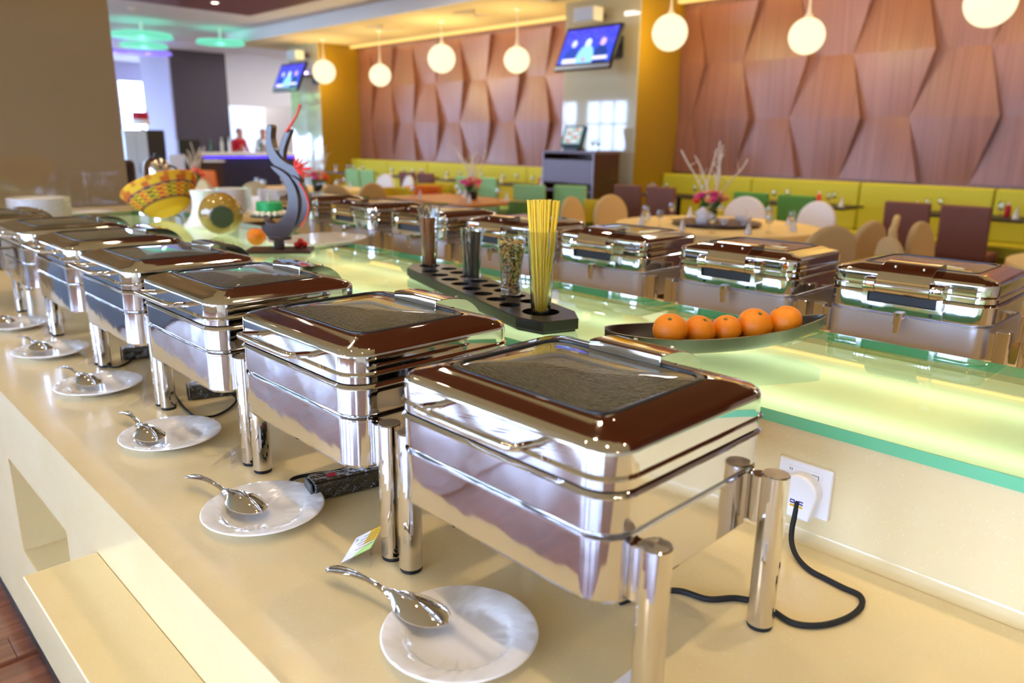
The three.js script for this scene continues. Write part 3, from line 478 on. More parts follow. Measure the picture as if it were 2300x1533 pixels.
  part('cord', capped([[0.66, 0.8735, -2.45], [0.62, 0.8735, -2.33], [0.612, 0.8735, -2.25], [0.625, 0.8735, -2.225], [0.665, 0.8735, -2.25], [0.70, 0.88, -2.29]], 0.0028, 50, 8), M.rubber, c4);
}
// ================================================================ on the glass
{
  // holder board with holes, and glasses
  const E1 = V(1.515, GT, -1.955), E2 = V(1.262, GT, -1.145), ax = E2.clone().sub(E1), Lb = ax.length(), yaw = Math.atan2(-ax.z, ax.x);   // local +x along the board
  const b = thing('glass_holder_board', 'long black board with round holes holding four glasses', 'holder board', E1.toArray(), yaw);
  const hw = 0.078, sh = new THREE.Shape([[-0.03, -0.035], [-0.03, 0.035], [0.04, hw], [Lb - 0.05, hw], [Lb + 0.02, 0.045], [Lb + 0.02, -0.045], [Lb - 0.05, -hw], [0.04, -hw]].map((p) => new THREE.Vector2(...p)));
  const circ = (x, y, r) => { const p = new THREE.Path(); p.absarc(x, y, r, 0, Math.PI * 2, true); return p; };
  const holes = [[0.03, 0, 0.034], [Lb - 0.075, 0, 0.045]];
  for (let k = 0; k < 8; k++) { holes.push([0.11 + k * 0.078, 0.034, 0.026]); holes.push([0.15 + k * 0.078 - 0.02, -0.034, 0.026]); }
  part('board', slab(sh, 0.026, 0.002, holes.map((h) => circ(...h)), 20).rotateX(-Math.PI / 2).translate(0, 0.019, 0), Pm(0x1a1716, { roughness: 0.35 }), b);
  part('base_sheet', slab(new THREE.Shape([[-0.025, -0.033], [-0.025, 0.033], [0.04, hw - .004], [Lb - 0.05, hw - .004], [Lb + 0.015, 0.043], [Lb + 0.015, -0.043], [Lb - 0.05, -hw + .004], [0.04, -hw + .004]].map((p) => new THREE.Vector2(...p))), 0.006, 0).rotateX(-Math.PI / 2).translate(0, 0.003, 0), M.black, b);
  const onB = (x, y) => V(x, 0, -y).applyAxisAngle(V(0, 1, 0), yaw).add(E1);
  const G = (lab, prof, p) => { const g = thing('drinking_glass', lab, 'glass', [p.x, GT + 0.0065, p.z], 0, 'glasses on the holder board'); part('bowl', lathe(prof, 48, 0.7), M.glass, g); return g; };
  const ring2 = (o) => [[0, 0.0], [o[0][0], 0], ...o, ...o.slice(0).reverse().filter((p) => p[1] > 0.028).map(([r, y]) => [r - 0.0022, y]), [o[0][0] - 0.004, 0.026], [0, 0.024]];
  const p4 = onB(Lb - 0.075, 0), p1 = onB(0.03, 0), p2 = onB(0.30, 0.03), p3 = onB(0.555, 0.03);
  const g4 = [[0.0225, 0.001], [0.0235, 0.03], [0.026, 0.08], [0.031, 0.15], [0.0365, 0.215], [0.0372, 0.217]];
  const g3 = [[0.0305, 0.001], [0.0305, 0.012], [0.027, 0.03], [0.0258, 0.06], [0.0285, 0.10], [0.034, 0.14], [0.0375, 0.172], [0.0378, 0.174]];
  const g2 = [[0.0275, 0.001], [0.027, 0.02], [0.0262, 0.07], [0.029, 0.12], [0.035, 0.172], [0.0355, 0.174]];
  const g1 = [[0.022, 0.001], [0.0225, 0.03], [0.0255, 0.09], [0.031, 0.16], [0.0365, 0.215], [0.037, 0.217]];
  G('tall tapered glass filled with yellow spaghetti sticks', ring2(g4), p4); G('waisted glass filled with mixed peppercorns', ring2(g3), p3); G('flared glass holding dark vanilla pods', ring2(g2), p2); G('tall glass holding brown cinnamon sticks, furthest on the board', ring2(g1), p1);
  const stick = new THREE.CylinderGeometry(0.0017, 0.0017, 0.262, 7);
  for (let k = 0; k < 46; k++) { const a = k * 2.399963, f = Math.sqrt((k + 0.5) / 46); const o = single('spaghetti_stick', k ? scene.getObjectByName('spaghetti_stick').geometry : stick, M.pasta, 'dry yellow spaghetti stick standing in the tall tapered glass', 'spaghetti', null, 0, 'spaghetti sticks in the tall glass'); const r0 = f * 0.0135, r1 = f * 0.042 * rr(0.88, 1.0); const A = V(p4.x + Math.cos(a) * r0, GT + 0.033, p4.z + Math.sin(a) * r0), B = V(p4.x + Math.cos(a + 0.25) * r1, GT + 0.29 + rr(-0.012, 0.01), p4.z + Math.sin(a + 0.25) * r1); const d = B.clone().sub(A).normalize(); o.quaternion.setFromUnitVectors(V(0, 1, 0), d); o.position.copy(A.clone().addScaledVector(d, 0.131)); }
  const cin = merge([lathe([[0.0035, -0.075], [0.0058, -0.075], [0.0055, 0.075], [0.0033, 0.075]], 10)]), van = merge([tube([[0, -0.06, 0], [0.002, -0.02, 0.001], [-0.001, 0.02, 0.002], [0.002, 0.075, 0]], 0.0034, 14, 6)]);
  for (let k = 0; k < 8; k++) { const o = single('cinnamon_stick', k ? scene.getObjectByName('cinnamon_stick').geometry : cin, M.cinnamon, 'brown cinnamon stick leaning in the furthest tall glass', 'cinnamon', null, 0, 'cinnamon sticks in the tall glass'); const a = k * 2.4, f = Math.sqrt((k + .5) / 8), A = V(Math.cos(a) * f * 0.015, 0.032, Math.sin(a) * f * 0.015), B = V(Math.cos(a + .4) * f * 0.026, 0.18, Math.sin(a + .4) * f * 0.026), d = B.clone().sub(A).normalize(); o.quaternion.setFromUnitVectors(V(0, 1, 0), d); o.position.copy(A.addScaledVector(d, 0.078)).add(V(p1.x, GT, p1.z)); }
  for (let k = 0; k < 13; k++) { const o = single('vanilla_pod', k ? scene.getObjectByName('vanilla_pod').geometry : van, M.vanilla, 'dark wrinkled vanilla pod standing in the flared glass', 'vanilla pod', null, 0, 'vanilla pods in the flared glass'); const a = k * 2.4, f = Math.sqrt((k + .5) / 13), A = V(Math.cos(a) * f * 0.019, 0.033, Math.sin(a) * f * 0.019), B = V(Math.cos(a + .3) * f * 0.026, 0.165, Math.sin(a + .3) * f * 0.026), d = B.clone().sub(A).normalize(); o.quaternion.setFromUnitVectors(V(0, 1, 0), d); o.position.copy(A.addScaledVector(d, 0.062)).add(V(p2.x, GT, p2.z)); }
  { const N = 1500, im = new THREE.InstancedMesh(new THREE.IcosahedronGeometry(0.0027, 1), S(0xffffff, { roughness: 0.7 }), N); im.name = 'peppercorns'; tag(im, 'mixed tan and dark peppercorns filling the waisted glass', 'peppercorns', null, 'stuff'); const m = new THREE.Matrix4(), pal = [0xd2a24a, 0xb08a3c, 0x4a3420, 0x7f8a3c, 0xe0b85a, 0x5c4028, 0xbd6a34];
    const rad = (y) => { for (let i = 1; i < g3.length; i++) if (y <= g3[i][1]) { const a = g3[i - 1], b = g3[i], t = (y - a[1]) / (b[1] - a[1]); return a[0] + (b[0] - a[0]) * t; } return 0.036; };
    for (let k = 0; k < N; k++) { const y = 0.030 + 0.138 * rnd(), R = (rad(y) - 0.0055) * Math.sqrt(rr(0.3, 1)), a = rnd() * 6.283; m.makeScale(rr(.8, 1.15), rr(.8, 1.15), rr(.8, 1.15)); m.setPosition(p3.x + Math.cos(a) * R, GT + 0.0065 + y, p3.z + Math.sin(a) * R); im.setMatrixAt(k, m); im.setColorAt(k, new THREE.Color(pal[Math.floor(rnd() * pal.length)])); } scene.add(im); }
  // boat bowl with oranges
  const A = V(1.165, GT, -0.925), B = V(1.60, GT, -0.665), d = B.clone().sub(A), Lw = d.length(), yw = Math.atan2(-d.z, d.x);
  const bo = thing('boat_bowl', 'long dark boat shaped bowl with pointed ends holding oranges', 'bowl', A.toArray(), yw);
  const half = (u) => 0.080 * Math.pow(Math.sin(Math.PI * Math.pow(u, 0.72)), 0.62), rim = (u) => 0.052 + 0.022 * Math.pow(Math.abs(u - 0.42) * 1.7, 2.2) , keel = (u) => 0.004 + 0.046 * Math.pow(Math.abs(u - 0.42) * 1.72, 3.2);
  const hull = (t) => (u, v) => { const q = v * 2 - 1, w = Math.max(half(u) - t, 0.0004), r = rim(u), k = Math.min(keel(u) + t * 1.4, r - 0.0005); return [u * Lw, k + (r - k) * Math.pow(Math.abs(q), 2.2), q * w * (1 - 0.15 * (1 - Math.abs(q)))]; };
  part('hull', [grid(hull(0), 60, 24), grid(hull(0.006), 60, 24), ...[0, 1].map((v) => grid((u, w) => { const a = hull(0)(u, v), b2 = hull(0.006)(u, v); return a.map((x, i) => x + (b2[i] - x) * w); }, 60, 1))], M.bowl, bo);
  const oranges = [[1.283, -0.850, 0.0355, 'leftmost'], [1.352, -0.824, 0.0335, 'second'], [1.412, -0.796, 0.032, 'smallest, middle'], [1.474, -0.765, 0.0375, 'largest, fourth'], [1.535, -0.728, 0.0365, 'rightmost']];
  const og = (() => { const g = new THREE.SphereGeometry(1, 40, 28); const p = g.attributes.position; for (let i = 0; i < p.count; i++) { const v = V(p.getX(i), p.getY(i), p.getZ(i)); const k = 1 - 0.06 * Math.pow(Math.abs(v.y), 3) + 0.012 * Math.sin(3 * Math.atan2(v.z, v.x)); const dim = Math.exp(-((1 - v.y) * 40)) * 0.05; p.setXYZ(i, v.x * k, v.y * (0.93 - dim), v.z * k); } g.computeVertexNormals(); return g; })();
  const calyx = merge([0, 1, 2, 3, 4].map((k) => slab([[0, 0], [0.035, 0.06], [0, 0.17], [-0.035, 0.06]], 0.012).rotateX(Math.PI / 2 * 1.0).rotateY(k * 1.2566).translate(0, 0.895, 0)).concat([cyl(0.035, 0.03, 0.88, 0.93, 0, 0, 8)]));
  oranges.forEach(([x, z, r, w], i) => { const o = thing('orange', `bright orange fruit, ${w} in the boat bowl`, 'orange', [x, GT + 0.0165 + r * 0.94 + (Math.abs(i - 2) > 1 ? 0.006 : 0.0), z], 0, 'oranges in the boat bowl'); o.scale.setScalar(r); o.rotation.set([0.3, -0.1, 0.5, 0.2, -0.3][i], i * 1.3, [0.5, 0.62, -0.6, -0.4, 0.3][i]); part('peel', og, M.orange, o); part('stem_button', calyx, M.stem, o); });
  // chocolate sculpture
  const s = thing('chocolate_sculpture', 'tall dark swirling chocolate sculpture with coral sugar flower', 'sculpture', [1.392, GT, -2.715], 0);
  const fr = new THREE.Group(); // face plane turned towards the camera's left
  const yawS = 2.27 - Math.PI / 2 - 1.3, k = 0.00176; // metres per traced unit
  const trace = (pts) => pts.map(([x, y]) => [(x - 608) * k * 1.08, (560 - y) * k]);
  const faceTurn = (g) => g.rotateY(-0.95);
  part('base_plate', slab(new THREE.Shape([[-0.12, -0.06], [0.12, -0.07], [0.125, 0.06], [-0.11, 0.075]].map((p) => new THREE.Vector2(...p))), 0.012, 0.002).rotateX(-Math.PI / 2).rotateY(-0.6).translate(0, 0.006, 0), S(0x3a1d18, { roughness: 0.5 }), s);
  part('stem', [cyl(0.021, 0.020, 0.012, 0.052, 0, 0, 20), lathe([[0, 0.048], [0.043, 0.048], [0.045, 0.053], [0.042, 0.059], [0, 0.059]], 24).translate(0.006, 0, 0)], M.choco, s);
  const cres = smoothShape(trace([[582, 484], [592, 496], [606, 499], [621, 490], [634, 470], [639, 446], [636, 420], [627, 400], [612, 385], [606, 377], [624, 384], [641, 397], [653, 417], [659, 442], [657, 474], [647, 504], [630, 526], [608, 534], [592, 527], [578, 507], [587, 500]]));
  part('crescent', faceTurn(slab(cres, 0.042, 0.002)), M.choco, s);
  const ess = smoothShape(trace([[604, 294], [600, 318], [598, 342], [606, 366], [622, 382], [642, 392], [655, 408], [661, 430], [664, 415], [663, 395], [653, 377], [640, 371], [626, 360], [613, 340], [609, 318], [611, 294]]));
  part('swirl', faceTurn(slab(ess, 0.040, 0.002)).translate(0.008, 0, -0.012), M.choco, s);
  const tine = smoothShape(trace([[650, 302], [640, 318], [632, 340], [630, 362], [636, 366], [640, 344], [648, 322], [656, 303]]));
  part('tine', faceTurn(slab(tine, 0.030, 0.002)).translate(0.004, 0, -0.03), M.choco, s);
  const back = smoothShape(trace([[634, 396], [652, 408], [662, 426], [668, 450], [662, 476], [650, 494], [640, 506], [652, 474], [655, 446], [648, 418]]));
  part('back_leaf', faceTurn(slab(back, 0.03, 0.002)).translate(0.012, 0.0, 0.02), M.choco, s);
  const TP = (x, y, o = 0) => { const v = V((x - 608) * k * 1.08, (560 - y) * k, o).applyAxisAngle(V(0, 1, 0), -0.95); return [v.x, v.y, v.z]; };
  part('sugar_curl', [tube([TP(638, 306), TP(650, 290), TP(662, 272), TP(669, 254)], 0.0045, 24, 7), new THREE.SphereGeometry(0.006, 8, 6).translate(...TP(669, 254)), tube([TP(664, 410, 0.02), TP(676, 432, 0.02), TP(681, 460, 0.02), TP(674, 484, 0.02), TP(661, 503, 0.02)], 0.0028, 30, 7)], M.coral, s, 'coral red sugar curls');
  const petals = []; for (let q = 0; q < 34; q++) { const a = -0.9 + 2.5 * rnd(), e = rr(-0.7, 0.7), l = rr(0.05, 0.085); const dir = V(Math.cos(a) * Math.cos(e), Math.sin(a), Math.sin(e) * 0.8).normalize(); const g = new THREE.ConeGeometry(0.0065, l, 6, 1).translate(0, l / 2, 0).scale(1, 1, 0.55); g.applyQuaternion(new THREE.Quaternion().setFromUnitVectors(V(0, 1, 0), dir)); g.applyQuaternion(new THREE.Quaternion().setFromAxisAngle(V(0, 1, 0), -0.95)); petals.push(g.translate(...TP(652, 382, 0))); }
  part('sugar_flower', petals, M.coral, s, 'spiky coral sugar flower');
  part('berry', [[0.055, 0.02], [0.07, 0.01], [0.062, 0.035], [0.082, 0.028]].map(([x, z], i) => new THREE.SphereGeometry(0.0125, 14, 10).translate(x + 0.01, 0.024 + (i === 2 ? 0.014 : 0), z)), M.berry, s, 'red berries');
  const cl = thing('orange', 'single orange fruit standing alone behind the chocolate sculpture', 'orange', [1.405, GT + 0.036, -2.93]); cl.scale.setScalar(0.038); part('peel', og, M.orange, cl); part('stem_button', calyx, M.stem, cl);
  single('sculpture_tray', slab(smoothShape([[-0.16, -0.11], [0.2, -0.13], [0.24, 0.1], [-0.14, 0.14]]), 0.008, 0.002).rotateX(-Math.PI / 2).translate(0, 0.004, 0), M.porcelain, 'flat white tray behind the chocolate sculpture', 'tray', [1.66, GT, -2.93], 0.3);
  // cake on a stand
  const ck = thing('cake', 'small green iced cake with a ring of cream pearls', 'cake', [1.64, GT + 0.082, -3.27]);
  part('icing', lathe([[0, 0], [0.058, 0], [0.058, 0.058], [0.052, 0.063], [0, 0.063]], 36), Pm(0x1fa35a, { roughness: 0.4 }), ck);
  for (let q = 0; q < 15; q++) part('pearl', new THREE.SphereGeometry(0.0125, 14, 10).translate(Math.cos(q * 0.41888) * 0.063, 0.012, Math.sin(q * 0.41888) * 0.063), Pm(0xf3ead0, { roughness: 0.3 }), ck);
  part('name_card', bx(-0.016, 0.016, 0.063, 0.098, -0.001, 0.001).rotateY(0.8), M.white, ck, 'plain white card');
  const cs = thing('cake_stand', 'low black cake stand under the green cake', 'cake stand', [1.64, GT, -3.27]); part('plate', lathe([[0, 0.074], [0.085, 0.076], [0.088, 0.079], [0.084, 0.0815], [0, 0.0815]], 36), M.blackGloss, cs); part('foot', lathe([[0, 0], [0.045, 0], [0.045, 0.004], [0.012, 0.014], [0.011, 0.066], [0.03, 0.0745], [0, 0.0745]], 28), M.blackGloss, cs);
  // gourd-like pot lying on its side
  const po = thing('glazed_pot', 'round golden brown glazed pot lying on its side with dark green base', 'pot', [1.452, GT + 0.094, -3.36]);
  const R = 0.094, prof = []; for (let q = 0; q <= 24; q++) { const a = -1.0 + q / 24 * 2.25; prof.push([R * Math.cos(a), R * Math.sin(a)]); }
  const pg = lathe([[0, prof[0][1]], ...prof, [0.02, R * 0.99]], 48, 0.9); const pc = new Float32Array(pg.attributes.position.count * 3); for (let q = 0; q < pg.attributes.position.count; q++) { const y = pg.attributes.position.getY(q) / R, a = Math.atan2(pg.attributes.position.getZ(q), pg.attributes.position.getX(q)); const st = vnoise(a * 9 + 40, y * 3 + 5, 64, 91) > 0.5 && y > -0.1; const c = new THREE.Color(st ? 0xc97a1e : 0x9c7a2e); pc.set([c.r, c.g, c.b], q * 3); } pg.setAttribute('color', new THREE.BufferAttribute(pc, 3));
  const tiltQ = new THREE.Quaternion().setFromUnitVectors(V(0, -1, 0), V(-0.36, -0.10, 0.92).normalize());
  const pb = part('body', pg.applyQuaternion(tiltQ), Pm(0xffffff, { vertexColors: true, roughness: 0.12, clearcoat: 0.6 }), po);
  part('base', lathe([[0, -0.0865], [0.046, -0.0865], [0.050, -0.083], [0.051, -0.079]], 12).applyQuaternion(tiltQ), S(0x333b22, { roughness: 0.5 }), po, 'dark green unglazed base');
  // white flared vase
  single('white_vase', lathe([[0, 0], [0.098, 0], [0.099, 0.005], [0.082, 0.022], [0.060, 0.055], [0.050, 0.095], [0.050, 0.14], [0.056, 0.172], [0.058, 0.175], [0.052, 0.172], [0.045, 0.12], [0, 0.02]], 44), M.porcelain, 'white flared porcelain vase behind the glazed pot', 'vase', [1.53, GT, -3.74]);
  // woven basket leaning
  const bk = thing('woven_basket', 'wide woven basket with yellow, red and purple check bands, tipped up', 'basket', [1.50, GT + 0.008, -4.10]);
  const bp = [], rows = 26; for (let q = 0; q <= rows; q++) { const t = q / rows; const r = 0.06 + 0.13 * Math.pow(t, 0.72), y = 0.145 * Math.pow(t, 1.25); bp.push([r + 0.0032 * Math.cos(0), y]); if (q < rows) { const t2 = (q + 0.5) / rows; bp.push([0.06 + 0.13 * Math.pow(t2, 0.72) + 0.004, 0.145 * Math.pow(t2, 1.25) - 0.003]); } }
  const bgm = lathe([[0, 0], ...bp, ...bp.slice().reverse().filter((_, q) => q % 4 === 0).map(([r, y]) => [r - 0.009, y + 0.004]), [0, 0.006]], 96, 0); const bc = new Float32Array(bgm.attributes.position.count * 3);
  for (let q = 0; q < bgm.attributes.position.count; q++) { const y = bgm.attributes.position.getY(q), a = Math.atan2(bgm.attributes.position.getZ(q), bgm.attributes.position.getX(q)), cell = Math.floor((a + Math.PI) / 6.2832 * 40); const t = y / 0.145; let h = 0xe2a81c; if (t > 0.86) h = cell % 3 ? 0xe8b026 : 0xd07a1c; else if (t > 0.72) h = hash2(cell * 2, 1, 2) > .6 ? 0xc9641c : 0xe8b62a; else if (t > 0.66) h = 0x4b2a5a; else if (t > 0.3) { const r = Math.floor(t * 16); h = (cell + r) % 2 ? 0xe6b524 : [0xcf3a22, 0x6a5a1c, 0xd4462a, 0x5c6a24][(r + (cell >> 1)) % 4]; } else if (t > 0.25) h = 0x8a2038; else if (t > 0.2) h = 0x7a7a2a; const c = new THREE.Color(h); bc.set([c.r, c.g, c.b], q * 3); }
  bgm.setAttribute('color', new THREE.BufferAttribute(bc, 3));
  bgm.translate(0, 0, 0); const q1 = new THREE.Quaternion().setFromUnitVectors(V(0, 1, 0), V(-0.10, 0.82, -0.42).normalize()); bgm.applyQuaternion(q1); bgm.computeBoundingBox(); bgm.translate(0, -bgm.boundingBox.min.y, 0);
  part('weave', bgm, S(0xffffff, { vertexColors: true, roughness: 0.8 }), bk);
  // plates
  const dp = merge([lathe([[0, 0.004], [0.07, 0.005], [0.09, 0.010], [0.135, 0.021], [0.138, 0.020], [0.137, 0.018], [0.09, 0.006], [0.075, 0], [0.068, 0], [0.066, 0.002], [0, 0.002]], 44, 0.9)]);
  const stack = (x, z, y0, n, lab, grp, pitch = 0.0098) => { for (let q = 0; q < n; q++) single('dinner_plate', dp, M.porcelain, q === n - 1 ? 'topmost ' + lab : lab, 'plate', [x + rr(-.0015, .0015), y0 + q * pitch, z + rr(-.0015, .0015)], 0, grp); };
  stack(0.956, -4.3, CT, 33, 'white dinner plate in the tall stack before the taupe pillar', 'plates in the tall stack before the pillar');
  stack(0.62, -4.45, CT, 31, 'white dinner plate in the stack cut off at the left edge', 'plates in the stack cut off at left');
  stack(2.33, -5.2, 1.005, 14, 'white dinner plate in the left stack behind the green cake', 'plates in the left stack behind the cake', 0.0102);
  stack(2.64, -5.12, 1.005, 13, 'white dinner plate in the right stack behind the chocolate sculpture', 'plates in the right stack behind the sculpture', 0.0102);
  single('dinner_plate', dp, M.porcelain, 'single white dinner plate lying flat before the taupe pillar', 'plate', [1.36, 1.05, -4.93]);
  // coffee urn and dark dispenser
  const ur = thing('coffee_urn', 'tall polished steel coffee urn beside the taupe pillar', 'urn', [2.0, 1.005, -5.62]);
  part('body', lathe([[0, 0.03], [0.085, 0.03], [0.09, 0.035], [0.088, 0.22], [0.086, 0.29], [0.075, 0.325], [0.045, 0.35], [0, 0.358]], 40), M.steelUrn, ur); part('base', lathe([[0, 0], [0.10, 0], [0.10, 0.02], [0.085, 0.032], [0, 0.032]], 36), M.blackGloss, ur); part('knob', new THREE.SphereGeometry(0.016, 14, 10).translate(0, 0.37, 0), M.blackGloss, ur); part('tap', [rod(V(-0.06, 0.075, 0.06), V(-0.10, 0.075, 0.10), 0.01), cyl(0.007, 0.007, 0.04, 0.10, -0.10, 0.10, 12)], M.chrome, ur); part('handle', tube([[0.06, 0.30, 0.06], [0.10, 0.28, 0.08], [0.10, 0.2, 0.08], [0.065, 0.18, 0.06]], 0.008, 24, 8), M.blackGloss, ur);
  const dw = thing('drink_dispenser', 'dark brown drink dispenser half hidden between pillar and coffee urn', 'dispenser', [1.85, 1.005, -5.95]); part('body', bx(-0.06, 0.09, 0, 0.33, -0.1, 0.1, 0.03), M.choco, dw); part('drip_tray', bx(-0.06, 0.09, 0, 0.02, 0.1, 0.16, 0.004), M.black, dw);
}
// ================================================================ dining area
{
  // banquette along the wood wall: a thing per run, its cushions as parts
  for (const [z0, z1, n, lab] of [[-7.0, 2.1, 6, 'lime green banquette bench along the nearer wood wall'], [-15.8, -8.5, 5, 'pale lime banquette bench along the further wood wall']]) {
    const b = thing('banquette', lab, 'bench', [10.0, 0, (z0 + z1) / 2], 0, 'banquettes along the wood wall'); const L = z1 - z0, st = L / n;
    for (let i = 0; i < n; i++) { const a = -L / 2 + i * st; part('back_cushion', bx(0.05, 0.2, 0.46, 1.055, a + 0.006, a + st - 0.006, 0.025), M.lime, b); part('seat_cushion', bx(-0.45, 0.08, 0.33, 0.46, a + 0.006, a + st - 0.006, 0.03), M.lime, b); }
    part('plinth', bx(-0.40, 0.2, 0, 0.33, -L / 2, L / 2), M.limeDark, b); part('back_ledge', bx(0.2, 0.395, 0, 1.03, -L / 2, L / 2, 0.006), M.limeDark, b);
  }
  // --- chairs
  const parsons = (m) => { const t = new THREE.Group(); const leg = bx(-.02, .02, 0, .42, -.02, .02);
    part('seat', bx(-.22, .24, .38, .48, -.225, .225, .03), m, t); part('backrest', bx(-.03, .03, 0.02, .53, -.225, .225, .022).rotateZ(0.09).translate(-.215, .425, 0), m, t);
    for (const [x, z] of [[-.2, -.2], [-.2, .2], [.21, -.2], [.21, .2]]) part('leg', leg.clone().translate(x, 0, z), M.darkWood, t); return t; };
  const roundChair = (m) => { const t = new THREE.Group(); const s = new THREE.Shape(); s.moveTo(-.2, 0); s.lineTo(-.215, .30); s.absarc(0, .30, .215, Math.PI, 0, true); s.lineTo(.2, 0); s.closePath();
    part('backrest', slab(s, .055, .02).rotateY(Math.PI / 2).rotateZ(0.12).translate(-.215, .40, 0), m, t); part('seat', bx(-.22, .22, .36, .46, -.215, .215, .04), m, t);
    part('skirt', loft([ring(.43, .44, .03, .40), ring(.41, .42, .03, .25), ring(.46, .48, .05, 0.004)]), m, t, 'stretch cover falling to the floor'); return t; };
  const tubChair = (m, inner) => { const t = new THREE.Group(); 
    const arc = (r, y0, y1, th) => { const g = []; const o = (a) => [Math.cos(a) * r, Math.sin(a) * r]; for (let k = 0; k < 14; k++) { const a0 = Math.PI * (0.5 + k / 14), a1 = Math.PI * (0.5 + (k + 1) / 14); const [x0, z0] = o(a0), [x1, z1] = o(a1); const q0 = [Math.cos(a0) * (r - th), Math.sin(a0) * (r - th)], q1 = [Math.cos(a1) * (r - th), Math.sin(a1) * (r - th)]; g.push(slab([[x0, z0], [x1, z1], q1, q0], y1 - y0).rotateX(Math.PI / 2).translate(0, (y0 + y1) / 2, 0)); } return g; };
    part('back_shell', arc(.32, .18, .70, .05), m, t); part('back_pad', arc(.30, .52, .80, .08), inner, t); part('seat', cyl(.27, .28, .3, .45, .02, 0, 28), inner, t);
    for (const a of [.8, 2.4, 3.9, 5.5]) part('leg', cyl(.014, .018, 0, .3, Math.cos(a) * .2, Math.sin(a) * .2, 10), M.darkWood, t); return t; };
  const kinds = { brown: ['parsons_chair', parsons(M.brownFab)], green: ['parsons_chair', parsons(M.green)], pale: ['parsons_chair', parsons(M.paleGreen)], amber: ['parsons_chair', parsons(M.orangeFab)], cream: ['banquet_chair', roundChair(M.cream)], white: ['banquet_chair', roundChair(M.creamPale)], tubY: ['tub_chair', tubChair(M.olive, M.yellow)], tubO: ['tub_chair', tubChair(M.olive, M.orangeFab)], tubG: ['tub_chair', tubChair(M.olive, M.olive)] };
  const seat = (kind, x, z, turn, label) => { const [n, proto] = kinds[kind]; const c = proto.clone(); c.name = numbered(n); c.position.set(x, 0, z); c.rotation.y = turn; scene.add(c); tag(c, label, 'chair', { brown: 'brown upholstered chairs', green: 'green upholstered chairs', pale: 'pale green upholstered chairs', amber: 'orange upholstered chairs', cream: 'cream covered banquet chairs', white: 'white covered banquet chairs', tubY: 'low tub chairs', tubO: 'low tub chairs', tubG: 'low tub chairs' }[kind]); };
  const face = (x, z, cx, cz) => Math.atan2(-(cz - z), cx - x);
  seat('brown', 8.72, -2.83, 0, 'brown upholstered chair at the nearer banquette table, left one of the nearest pair');
  seat('brown', 8.70, -2.28, 0, 'brown upholstered chair furthest right, nearest one of all at the banquette');
  seat('green', 8.72, -4.60, 0, 'green upholstered chair behind the white banquet chairs, left of the two');
  seat('green', 8.70, -4.02, 0, 'green upholstered chair behind the white banquet chairs, right of the two');
  seat('brown', 8.70, -6.42, 0, 'brown upholstered chair before the ochre pillar side, left of the pair');
  seat('brown', 8.70, -5.88, 0, 'brown upholstered chair beside the branch centrepiece, right of the pair');
  seat('pale', 8.4, -12.75, 0, 'pale green upholstered chair far off, leftmost before the further bench');
  seat('pale', 8.4, -12.25, 0, 'pale green upholstered chair far off, second before the further bench');
  seat('brown', 8.5, -11.15, 0, 'small far brown upholstered chair, left one behind the orange tub chair');
  seat('brown', 8.5, -10.62, 0, 'small far brown upholstered chair, right one behind the orange tub chair');
  seat('pale', 8.45, -9.5, 0, 'pale green upholstered chair left of the pink flowers on the orange table');
  seat('pale', 8.4, -8.92, 0, 'pale green upholstered chair right of the pink flowers on the orange table');
  seat('pale', 7.50, -7.24, 0.4, 'pale green upholstered chair before the cashier desk, left of the two');
  seat('pale', 7.86, -6.84, 0.4, 'pale green upholstered chair before the cashier desk, right of the two');
  seat('tubY', 6.75, -9.45, -1.9, 'low tub chair with yellow back pad, left of the orange one');
  seat('tubO', 7.36, -9.55, -1.9, 'low tub chair with orange back pad at the orange table');
  seat('tubY', 7.95, -9.98, -2.2, 'low tub chair with yellow back pad, right of the orange one');
  seat('tubG', 5.55, -8.05, 0.2, 'low green tub chair at the left end of the orange table, further one');
  seat('tubG', 5.55, -7.15, 0.4, 'low green tub chair at the left end of the orange table, nearer one');
  seat('tubG', 6.75, -6.62, 1.3, 'low green tub chair behind the spaghetti, at the orange table');
  seat('tubY', 7.30, -6.10, 2.6, 'low tub chair with yellow and green back right of the orange table');
  const T1 = [6.55, -3.9];
  seat('cream', 5.78, -5.16, face(5.78, -5.16, ...T1), 'cream banquet chair beside the spaghetti, leftmost of three round backs');
  seat('cream', 6.32, -5.26, face(6.32, -5.26, ...T1), 'cream banquet chair, middle of three round backs left of the big round table');
  seat('cream', 6.86, -5.24, face(6.86, -5.24, ...T1), 'cream banquet chair, rightmost of three round backs left of the big round table');
  seat('white', 7.80, -4.34, face(7.8, -4.34, ...T1), 'white banquet chair right behind the flower centrepiece');
  seat('white', 7.80, -3.64, face(7.80, -3.64, ...T1), 'white banquet chair before the right green chair');
  seat('cream', 5.80, -2.62, face(5.80, -2.62, ...T1), 'cream banquet chair seen from behind, first of three right of the big round table');
  seat('cream', 6.35, -2.62, face(6.35, -2.62, ...T1), 'cream banquet chair seen from behind, middle of three right of the big round table');
  seat('cream', 6.93, -2.68, face(6.93, -2.68, ...T1), 'cream banquet chair seen from behind, tallest looking of three right of the big round table');
  const T5 = [6.45, -0.45];
  seat('cream', 5.42, -1.62, face(5.42, -1.62, ...T5), 'cream banquet chair at far right, first of three before the brown chairs');
  seat('cream', 6.02, -1.80, face(6.02, -1.80, ...T5), 'cream banquet chair at far right, middle of three before the brown chairs');
  seat('cream', 6.54, -1.80, face(6.54, -1.80, ...T5), 'cream banquet chair at far right, last of three before the brown chairs');
  const T3 = [6.0, -10.85];
  seat('cream', 5.37, -8.98, face(5.37, -8.98, ...T3), 'cream banquet chair with its back to us right of the sculpture, left of two');
